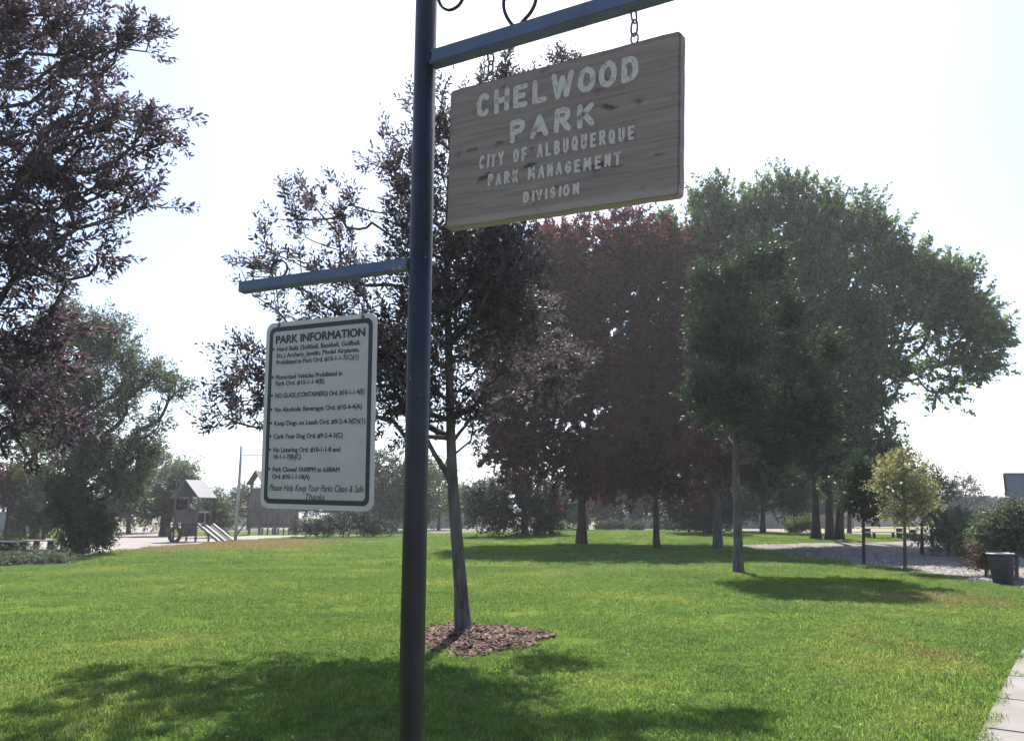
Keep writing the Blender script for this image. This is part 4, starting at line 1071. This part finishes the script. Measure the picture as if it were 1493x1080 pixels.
# eye bolts and chains
def ring_mesh(rx, rz, rad, gap=0.0):
    mb = MB(); n = 20
    mb.tube([(rx * math.cos(2 * math.pi * k / n), 0, rz * math.sin(2 * math.pi * k / n)) for k in range(n)], rad, 7, closed=True)
    return mb
link_me = ring_mesh(0.0125, 0.027, 0.0034).mesh('link', smooth=True)
for (px_, ptop, lx, lab) in ((722, 76, -0.262, 'left short steel chain between upper arm and wooden sign'), (921, 13, 0.263, 'right short steel chain between upper arm and wooden sign')):
    bot = WMX @ Vector((lx, T_ / 2, H_ / 2))
    # chain hangs straight up from the eye to the arm
    s = (bot - ustart).dot(dirU); top = ustart + dirU * s; top = Vector((bot.x, bot.y, top.z - 0.026))
    ey = MB(); rr_ = 0.014
    ey.tube([WMX.inverted() @ p for p in [bot - Vector((0, 0, 0.02))] + [bot + Vector((0, 0, 0.006))]], 0.003, 8)
    eo = ey.build('eye_bolt', M['steel_dark'], sw, smooth=True)
    eyc = bot + Vector((0, 0, 0.006 + 0.018))
    em = MB(); em.tube([WMX.inverted() @ (eyc + Vector((0.011 * math.cos(t) * 0.9, 0.011 * math.cos(t) * -0.5, 0.018 * math.sin(t)))) for t in [2 * math.pi * k / 20 for k in range(20)]], 0.003, 8, closed=True)
    em.build('eye_ring', M['steel_dark'], sw, smooth=True)
    ch = empty('chain', (bot.x, bot.y, eyc.z), 0, lab, 'chain')
    zt = top.z + 0.012; z = eyc.z + 0.018 - 0.004; k = 0
    nlk = max(2, round((zt - z) / 0.042)); stp = (zt - z) / nlk
    for k in range(nlk):
        o = link('link', link_me, M['steel_dark'], ch); o.location = (0, 0, z - eyc.z + stp * (k + 0.5)); o.rotation_euler = (0, 0, R(28 + (90 if k % 2 == 0 else 0) + 12))
    hk = MB(); hk.tube([Vector((0.0, 0, zt - eyc.z + 0.004)) + Vector((0.008 * math.cos(t), 0, 0.012 * math.sin(t))) for t in [2 * math.pi * q / 16 for q in range(16)]], 0.003, 7, closed=True)
    hk.build('hanger_ring', M['steel_dark'], ch, smooth=True)

# ------------------------------------------------------------------ information sign
IMX = sign_matrix((-0.6809, 2.736, 1.9527), -0.4703, 0.0558, 0.0288)
si = empty('information_sign', (0, 0, 0), 0, 'white metal rules sign headed PARK INFORMATION with black border', 'sign'); si.matrix_world = IMX
def rrect(w, h, r_, n=8):
    out = []
    for (cx, cz, a0) in ((w / 2 - r_, h / 2 - r_, 0), (-w / 2 + r_, h / 2 - r_, 90), (-w / 2 + r_, -h / 2 + r_, 180), (w / 2 - r_, -h / 2 + r_, 270)):
        for k in range(n + 1):
            a = R(a0 + 90 * k / n); out.append((cx + r_ * math.cos(a), cz + r_ * math.sin(a)))
    return out
def plate(w, h, r_, y0, y1):
    o = rrect(w, h, r_); n = len(o); mb = MB()
    mb.v = [(x, y0, z) for x, z in o] + [(x, y1, z) for x, z in o]
    mb.f = [tuple(range(n)), tuple(range(2 * n - 1, n - 1, -1))] + [(k, n + k, n + (k + 1) % n, (k + 1) % n) for k in range(n)]
    return mb
IW, IH = 0.4993, 0.6688
plate(IW, IH, 0.034, 0.0, 0.003).build('sign_plate', M['sign_edge'], si)
oo = rrect(IW - 0.034, IH - 0.034, 0.026); ii = rrect(IW - 0.068, IH - 0.068, 0.014); n_ = len(oo)
mb = MB(); mb.v = [(x, -0.0006, z) for x, z in oo] + [(x, -0.0006, z) for x, z in ii]
mb.f = [(k, (k + 1) % n_, n_ + (k + 1) % n_, n_ + k) for k in range(n_)]
mb.build('black_border', M['sign_black'], si)
mb = MB(); mb.v = [(x, -0.0003, z) for x, z in rrect(IW - 0.066, IH - 0.066, 0.014)]; mb.f = [tuple(range(len(mb.v)))]
mb.build('sign_face', M['sign_white'], si)
def text_line(s, x, z, size, wfit=None, shear=0.0, bold=0.006, center=False, zrot=0.0, name='text_line'):
    cu = bpy.data.curves.new('txt', 'FONT'); cu.body = s; cu.size = size; cu.shear = shear; cu.resolution_u = 3
    cu.space_character = 1.0
    if center: cu.align_x = 'CENTER'
    tmp = bpy.data.objects.new('txt', cu); C.objects.link(tmp)
    dg = bpy.context.evaluated_depsgraph_get(); dg.update()
    me = bpy.data.meshes.new_from_object(tmp.evaluated_get(dg))
    bpy.data.objects.remove(tmp)
    V = np.zeros(len(me.vertices) * 3, np.float32); me.vertices.foreach_get('co', V); V = V.reshape(-1, 3)
    k = 1.0
    if wfit: k = wfit / (V[:, 0].max() - V[:, 0].min())
    W2 = np.stack([V[:, 0] * k + x, np.full(len(V), -0.0009), V[:, 1] + z], 1)
    me.vertices.foreach_set('co', W2.astype(np.float32).ravel()); me.update(); me.name = name
    bm = bmesh.new()
    off_ = bold * size
    for k_, (ox, oz) in enumerate(((0, 0), (-off_, 0), (off_, 0), (0, off_ * .8), (0, -off_ * .8))):
        n0 = len(bm.verts); bm.from_mesh(me); bm.verts.ensure_lookup_table()
        for v in bm.verts[n0:]: v.co.x += ox; v.co.z += oz; v.co.y -= 0.00004 * k_
    bm.to_mesh(me); bm.free()
    me.materials.clear()
    return link(name, me, M['sign_black'], si)
text_line('PARK INFORMATION', -0.203, 0.256, 0.041, 0.400, bold=0.05)
LN = [('Hard Balls (Softball, Baseball, Golfball,', 0.2275, 0.376, True), ('Etc.) Archery, Javelin, Model Airplanes,', 0.2035, 0.372, False), ('Prohibited in Park Ord. #10-1-1-7(C)(1)', 0.179, 0.370, False),
      ('Motorized Vehicles Prohibited in', 0.125, 0.300, True), ('Park Ord. #10-1-1-4(B)', 0.102, 0.222, False),
      ('NO GLASS (CONTAINERS) Ord. #10-1-1-4(E)', 0.058, 0.398, True), ('No Alcoholic Beverages Ord. #10-4-4(A)', 0.008, 0.388, True),
      ('Keep Dogs on Leash Ord. #9-2-4-3(D)(1)', -0.041, 0.404, True), ('Curb Your Dog Ord. #9-2-4-3(C)', -0.088, 0.310, True),
      ('No Littering Ord. #10-1-1-8 and', -0.136, 0.300, True), ('10-1-1-7(B)(C)', -0.160, 0.125, False),
      ('Park Closed 10:00PM to 6:00AM', -0.205, 0.300, True), ('Ord. #10-1-1-10(A)', -0.230, 0.170, False)]
for s, z, w, bul in LN:
    text_line(s, -0.196, z, 0.0235, w, bold=0.034)
    if bul: text_line('\u2022', -0.2175, z - 0.003, 0.036, bold=0.02)
text_line('Please Help Keep Your Parks Clean & Safe', -0.210, -0.272, 0.033, 0.418, shear=0.28, bold=0.008)
text_line('Thanks', -0.045, -0.300, 0.028, 0.085, shear=0.28, bold=0.01)
for lx in (-0.19, 0.19):
    p = IMX @ Vector((lx, 0.0015, IH / 2 - 0.012))
    mb = MB(); mb.tube([(lx + 0.006 * math.cos(t), -0.0015, IH / 2 - 0.011 + 0.006 * math.sin(t)) for t in [2 * math.pi * k / 12 for k in range(12)]], 0.0012, 6, closed=True)
    mb.build('bolt_hole_rim', M['steel_dark'], si)
    s = Vector((p.x, p.y, 0)) - Vector((ls.x, ls.y, 0)); hd = Vector((dirL.x, dirL.y, 0)); q = s.dot(hd) / hd.length_squared; top = ls + dirL * q
    hk = empty('wire_hanger', p, 0, 'thin wire hanger at the %s top corner of the information sign' % ('left' if lx < 0 else 'right'), 'hanger')
    mb = MB(); a = Vector((0, -0.006, -0.002)); b = top - p + Vector((0, 0, -0.012)); mb.tube([a, Vector((0, 0.0, 0.012)), b * 0.5 + Vector((0.002, 0, 0)), b], 0.0024, 6)
    mb.build('wire', M['steel_dark'], hk, smooth=True)

# ------------------------------------------------------------------ play tower
def play_tower():
    b = ground(252, 789); Y = b.y; s = Y / 1150.0 / math.cos(PITCH)
    root = empty('play_tower', (b.x, b.y, 0), R(-22), 'wooden play tower with pale pitched metal roof and climbing ramp by the path', 'playground tower')
    w, d = 1.8, 1.1
    for (x, y) in ((0, 0), (w, 0), (0, d), (w, d)):
        MB().box(x - .05, x + .05, y - .05, y + .05, -0.1, 2.75).build('corner_post', M['wood_grey'], root, bevel=0.008)
    MB().box(-.1, w + .1, -.1, d + .1, 0.98, 1.08).build('deck', M['wood_dark'], root)
    for (x0, x1, y0, y1) in ((0.07, w * 0.55, -0.03, 0.0), (0.07, w - 0.07, d, d + 0.03)):
        MB().box(x0, x1, y0, y1, 1.12, 1.95).build('side_panel', M['brown_panel'], root)
    MB().box(0.6, w - .06, -0.04, -0.005, 0.35, 1.75).build('side_panel', M['brown_panel'], root)
    MB().box(w - .02, w + .01, 0.07, d - .07, 1.75, 1.85).build('rail', M['wood_light'], root)
    MB().box(w - .02, w + .01, 0.07, d - .07, 2.3, 2.38).build('rail', M['wood_grey'], root)
    # gable roof, ridge along y
    z0, z1 = 2.65, 3.75; ov = 0.25; t = 0.05
    for sgn in (-1, 1):
        mb = MB(); xe = w / 2 + sgn * (w / 2 + ov)
        V = []
        for y in (-ov, d + ov):
            V += [(w / 2, y, z1), (xe, y, z0), (xe, y, z0 + t), (w / 2, y, z1 + t)]
        mb.add(V, [(0, 1, 2, 3), (7, 6, 5, 4), (0, 4, 5, 1), (1, 5, 6, 2), (2, 6, 7, 3), (3, 7, 4, 0)])
        mb.build('roof_panel', M['roof_metal'], root)
    for y in (-0.02, d - 0.02):
        MB().add([(0.02, y, z0 + .12), (w - .02, y, z0 + .12), (w / 2, y, z1 - .03), (0.02, y + .04, z0 + .12), (w - .02, y + .04, z0 + .12), (w / 2, y + .04, z1 - .03)], [(0, 1, 2), (5, 4, 3), (0, 3, 4, 1), (1, 4, 5, 2), (2, 5, 3, 0)]).build('gable_panel', M['roof_dark'], root)
    # climbing wheel at the foot
    mb = MB(); mb.tube([(0.45 + 0.42 * math.cos(a), -0.35, 0.42 + 0.42 * math.sin(a)) for a in [2 * math.pi * k / 20 for k in range(20)]], 0.11, 8, closed=True); mb.build('climbing_tyre', M['wood_dark'], root, smooth=True)
    for zz in (0.3, 0.62):
        MB().bar((0.1, -0.02, zz), (0.9, -0.02, zz), 0.05, 0.05).build('rung', M['wood_grey'], root)
    # ramp with pale rails
    r0 = (w + .1, 0.2, 1.02); 
    mb = MB(); mb.add([(w + .07, 0.15, 1.0), (w + .07, 1.35, 1.0), (w + 1.75, 1.35, 0.0), (w + 1.75, 0.15, 0.0), (w + .07, 0.15, 0.9), (w + .07, 1.35, 0.9), (w + 1.55, 1.35, 0.0), (w + 1.55, 0.15, 0.0)], [(0, 3, 2, 1), (4, 5, 6, 7), (0, 4, 7, 3), (1, 2, 6, 5), (0, 1, 5, 4), (3, 7, 6, 2)])
    mb.build('ramp', M['wood_dark'], root)
    for yy in (0.12, 0.62, 1.38):
        MB().bar((w + .05, yy, 1.07), (w + 1.78, yy, 0.06), 0.05, 0.07).build('ramp_rail', M['white_rail'], root)
    mb = MB(); mb.tube([(w + 0.1, 0.1, 1.9), (w + 0.5, 0.1, 1.9), (w + .55, 0.1, 1.2), (w + .6, .1, .75)], 0.025, 6); mb.build('handrail', M['galv'], root)
play_tower()

# ------------------------------------------------------------------ steel pole with crossbar
def swing():
    b = ground(343, 789); root = empty('swing_frame', (b.x, b.y, 0), 0, 'tall grey steel pole with thin crossbar right of the play tower', 'steel pole')
    h = at(347, 650, b.y).z
    mb = MB(); mb.tube([(0, 0, -0.2), (0.03, 0, h)], [0.10, 0.085], 14); mb.build('pole', M['galv'], root, smooth=True)
    z = at(360, 663, b.y).z; x1 = at(384, 663, b.y).x - b.x
    mb = MB(); mb.tube([(0, 0, z), (x1 + 1.5, 0.4, z)], 0.03, 8); mb.build('crossbar', M['galv'], root)
    mb = MB(); mb.tube([(0, 0, h), (0.03, 0, h + .03), (0.03, 0, h + .06)], [0.095, 0.09, 0.03], 14); mb.build('cap', M['galv'], root)
swing()

# ------------------------------------------------------------------ wooden play fort
def fort():
    b = ground(364, 779); Y = b.y; s = Y / 1150 / math.cos(PITCH)
    root = empty('play_fort', (b.x, b.y, 0), 0, 'grey wooden play fort of upright planks below the information sign', 'playground fort')
    def X(px): return at(px, 760, Y).x - b.x
    def Z(py): return at(380, py, Y).z
    for px in (364, 379, 402, 432):
        MB().box(X(px) - .09, X(px) + .09, -.09, .09, -0.05, Z(705) if px < 390 else Z(740)).build('post', M['wood_grey'], root)
    r_ = random.Random(3); x = X(366); 
    while x < X(378):
        MB().box(x, x + .16, -.03, .03, Z(770), Z(712) + r_.uniform(-.05, .05)).build('plank', M['wood_grey'], root); x += .19
    x = X(380)
    while x < X(432):
        top = Z(742) + r_.uniform(-.06, .06); MB().box(x, x + .19, -.03, .03, Z(769), top).build('plank', M['wood_grey'], root); x += .215
    x = X(382)
    while x < X(430):
        MB().box(x, x + .13, -.03, .03, -0.05, Z(769) - 0.02).build('plank_foot', M['wood_grey'], root); x += .45
    MB().box(X(362), X(434), -.07, -.035, Z(766), Z(763)).build('cross_rail', M['wood_grey'], root)
    MB().box(X(362), X(434), -.07, -.035, Z(746), Z(743)).build('cross_rail', M['wood_grey'], root)
    w0, w1 = X(360), X(384)
    for sg in (0, 1):
        a = (w0 if sg == 0 else w1); m_ = (w0 + w1) / 2
        MB().add([(a, -.8, Z(706)), (m_, -.8, Z(686)), (m_, .8, Z(686)), (a, .8, Z(706)), (a, -.8, Z(706) - .06), (m_, -.8, Z(686) - .06), (m_, .8, Z(686) - .06), (a, .8, Z(706) - .06)],
                 [(0, 1, 2, 3), (7, 6, 5, 4), (0, 4, 5, 1), (3, 2, 6, 7), (0, 3, 7, 4)]).build('roof_panel', M['wood_grey'], root)
    MB().bar((X(350), -0.5, 0.05), (X(359), -0.1, 1.0), 0.1, 0.1).build('ladder_rail', M['wood_dark'], root)
fort()

# ------------------------------------------------------------------ park bench left
def bench(px, py, L_, rz, label):
    b = ground(px, py); root = empty('park_bench', b, rz, label, 'bench')
    n = max(2, round(L_ / 0.75))
    for k in range(n + 1):
        x = -L_ / 2 + 0.1 + (L_ - 0.2) * k / n
        MB().box(x - .06, x + .06, -.16, .16, -0.03, 0.50).build('leg', M['wood_dark'], root)
    for j in range(3):
        MB().box(-L_ / 2, L_ / 2, -.25 + j * .17, -.10 + j * .17, .503, .56).build('seat_plank', M['wood_light'], root)
    MB().box(-L_ / 2, L_ / 2, -.20, -.163, .04, .16).build('foot_plank', M['wood_light'], root)
bench(62, 806, 1.9, R(6), 'low timber bench with pale planks behind the left bushes')
bench(8, 808, 1.5, R(6), 'low timber bench at the left frame edge, half behind the clipped bush')

# ------------------------------------------------------------------ picnic tables on the right
def picnic(px, py, Y, label, L_=2.0, rz=0.0):
    q = at(px, py, Y); root = empty('picnic_table', (q.x, Y, float(height(q.x, Y)) - 0.01), rz, label, 'picnic table', 'low tables under the cottonwoods')
    for j in range(4): MB().box(-L_ / 2, L_ / 2, -.36 + j * .185, -.19 + j * .185, .66, .71).build('top_plank', M['wood_light'], root)
    for sx in (-1, 1):
        MB().box(sx * L_ * .32 - .09, sx * L_ * .32 + .09, -.25, .25, -0.02, .66).build('leg', M['wood_dark'], root)
    for sy in (-1, 1):
        MB().box(-L_ / 2, L_ / 2, sy * .75 - .14, sy * .75 + .14, .41, .46).build('bench_plank', M['wood_light'], root)
        for sx in (-1, 1): MB().box(sx * L_ * .3 - .06, sx * L_ * .3 + .06, sy * .75 - .08, sy * .75 + .08, -0.02, .41).build('bench_leg', M['wood_dark'], root)
picnic(1290, 797, 52, 'long low wooden table behind the dark-leaved sapling', 3.2)
picnic(1352, 797, 50, 'low wooden table right of the yellow-green young tree', 2.6)

# ------------------------------------------------------------------ bin and post on the right edge
def bin_():
    b = ground(1463, 851); root = empty('trash_bin', b, 0, 'dark tapered bin at the lawn edge beside the reddish bush', 'bin')
    mb = MB(); n = 28; prof = [(0.20, 0.0), (0.215, 0.02), (0.275, 0.62), (0.285, 0.66), (0.30, 0.665), (0.30, 0.70), (0.275, 0.70), (0.26, 0.6), (0.19, 0.05)]
    for r_, z in prof:
        for k in range(n): mb.v.append((r_ * math.cos(2 * math.pi * k / n), r_ * math.sin(2 * math.pi * k / n), z))
    for i in range(len(prof) - 1):
        for k in range(n): mb.f.append((i * n + k, i * n + (k + 1) % n, (i + 1) * n + (k + 1) % n, (i + 1) * n + k))
    mb.f.append(tuple(range(n))[::-1]); mb.f.append(tuple((len(prof) - 1) * n + k for k in range(n)))
    mb.build('bin_body', M['bin'], root, smooth=True)
    mb = MB(); mb.tube([(0.292 * math.cos(2 * math.pi * k / n), 0.292 * math.sin(2 * math.pi * k / n), 0.705) for k in range(n)], 0.012, 6, closed=True)
    mb.build('rim', M['galv'], root, smooth=True)
bin_()
def hoop():
    Y = 26.0; b = at(1487, 850, Y); root = empty('basketball_hoop', (b.x, Y, 0), 0, 'grey basketball backboard on a pole at the right edge', 'basketball hoop')
    z0 = at(1480, 726, Y).z; z1 = at(1480, 691, Y).z; x0 = at(1466, 700, Y).x - b.x; w = 1.3
    MB().box(x0, x0 + w, -.03, .03, z0, z1).build('backboard', M['backboard'], root, bevel=0.01)
    for (xa, xb, za, zb) in ((x0 - .02, x0 + w + .02, z1, z1 + .04), (x0 - .02, x0 + w + .02, z0 - .04, z0), (x0 - .04, x0 - .003, z0, z1), (x0 + w + .003, x0 + w + .04, z0, z1)):
        MB().box(xa, xb, -.04, .04, za, zb).build('board_frame', M['steel_dark'], root)
    mb = MB(); mb.tube([(x0 + w / 2, 0.9, -.1), (x0 + w / 2, .9, z0 - .1), (x0 + w / 2, .1, (z0 + z1) / 2)], 0.055, 10); mb.build('pole', M['steel_dark'], root)
    mb = MB(); mb.tube([(x0 + w / 2 + .22 * math.cos(a), -.28 + .22 * math.sin(a), z0 + .12) for a in [2 * math.pi * k / 20 for k in range(20)]], .01, 6, closed=True); mb.build('rim', M['rust'], root)
hoop()

# ------------------------------------------------------------------ fences, walls, houses
def fence(label, A, B_, h, m, pw=0.15, seed=1, base=-0.03, post=2.4):
    A = Vector(A); B_ = Vector(B_); d = (B_ - A); L_ = d.length; root = empty('board_fence', (A.x, A.y, base), math.atan2(d.y, d.x), label, 'fence')
    r_ = random.Random(seed); x = 0.0; pi = 0
    while x < L_:
        x1 = min(L_, x + post); mb = MB(); q = x + .06
        while q < x1 - .02:
            mb.box(q, q + pw - .015, -.012 + r_.uniform(-.004, .004), .012, 0.03, h + r_.uniform(-.03, .03)); q += pw
        o = mb.build('fence_panel', M[m], root); tag(o, kind='stuff')
        MB().box(x - .05, x + .05, .02, .12, 0, h + .06).build('fence_post', M['wood_grey'], root)
        x = x1
    for z in (.35, h - .25): MB().box(0, L_, .025, .06, z, z + .09).build('fence_rail', M['wood_grey'], root)
fence('pale grey board fence far behind the copper tree trunks', (12, 96, 0), (38, 100, 0), 1.75, 'fence', 0.16, 1)
fence('tan board fence beyond the shade tree trunk and cottonwoods', (30, 100.5, 0), (43, 101, 0), 1.75, 'fence', 0.16, 2)
fence('blue-grey board fence seen between post and leaning trunk', (-16, 101, 0), (-6, 101, 0), 1.9, 'fence_grey', 0.16, 3)

def wall(label, x0, x1, Y, h, m, rz=0):
    root = empty('block_wall', (x0, Y, 0), rz, label, 'wall'); n = int((x1 - x0) / 0.8)
    for j in range(int(h / 0.4)):
        mb = MB()
        for k in range(n):
            o = 0.4 if j % 2 else 0
            mb.box(k * .8 + o + .006, k * .8 + .794 + o, 0, .2, j * .4 - .05, j * .4 + .344)
        tag(mb.build('block_course', M[m], root), kind='stuff')
wall('grey block wall beyond the trees at far left', -75, -44, 78, 2.4, 'fence_grey')

def house(label, x, Y, w, d, h, rh, rz, m='stucco', win=((0.2, 0.35), (0.65, 0.8)), door=None):
    root = empty('house', (x, Y, -0.05), rz, label, 'house')
    MB().box(0, w, 0, d, 0, h).build('wall', M[m], root)
    mb = MB(); o = 0.5
    V = [(-o, -o, h + .004), (w + o, -o, h + .004), (w + o, d + o, h + .004), (-o, d + o, h + .004), (-o, d / 2, h + rh), (w + o, d / 2, h + rh)]
    mb.add(V, [(0, 1, 5, 4), (2, 3, 4, 5), (0, 4, 3), (1, 2, 5), (3, 2, 1, 0)]); mb.build('roof', M['roof_tile'], root)
    MB().box(w * .7, w * .7 + .7, d * .5, d * .5 + .7, h + rh * .6, h + rh + .7).build('chimney', M[m], root)
    for a, b in win:
        f = MB().box(w * a, w * b, -.05, -.004, h * .4, h * .75).build('window', M['white_rail'], root)
        MB().box(w * a + .08, w * b - .08, -.06, -.054, h * .4 + .08, h * .75 - .08).build('pane', M['glass'], f)
    if door:
        MB().box(w * door, w * door + 1.0, -.05, -.004, 0, 2.05).build('door', M['wood_dark'], root)
house('tan house with brown roof seen right of the leaning trunk', -9.5, 118, 5.5, 6, 3.2, 1.6, R(4), door=0.55)
house('pinkish tan house wall right of the cottonwood trunks', 50, 118, 8.5, 7, 2.5, 1.2, R(-3), win=((0.15, 0.32), (0.45, 0.6)), door=0.75)
house('low house behind the far left trees beyond the path', -48, 125, 12, 8, 2.8, 1.6, R(5))

# slim posts by the far road
for (px, pt, Y, h_, lab) in ((695, 776, 88, 5.4, 'slim grey pole at the far road, left of the conifer'), (717, 776, 80, 1.7, 'short pale stump post at the far lawn edge')):
    q = at(px, pt, Y); root = empty('utility_pole' if h_ > 3 else 'marker_post', (q.x, Y, float(height(q.x, Y)) - 0.05), 0, lab, 'pole' if h_ > 3 else 'post')
    mb = MB(); r_ = 0.11 if h_ > 3 else 0.16; mb.tube([(0, 0, 0), (0, 0, h_ * .95), (0, 0, h_)], [r_, r_ * .9, r_ * .6], 10); mb.build('shaft', M['galv'], root, smooth=True)
    if h_ > 3: MB().box(-.25, .25, -.06, .06, h_ - .3, h_ - .15).build('cross_piece', M['galv'], root)

# ------------------------------------------------------------------ haze
HAZE = 0.0006
if HAZE > 0:
    mb = MB(); mb.box(-400, 400, -20, 700, -1.2, 40)
    hm = bpy.data.materials.new('haze_air'); hm.use_nodes = True; nt = hm.node_tree; nt.nodes.clear()
    o = N(nt, 'ShaderNodeOutputMaterial'); v = N(nt, 'ShaderNodeVolumePrincipled')
    v.inputs['Color'].default_value = (0.92, 0.94, 1.0, 1); v.inputs['Density'].default_value = HAZE; v.inputs['Anisotropy'].default_value = 0.4
    nt.links.new(v.outputs[0], o.inputs['Volume'])
    tag(mb.build('haze', hm), kind='stuff')
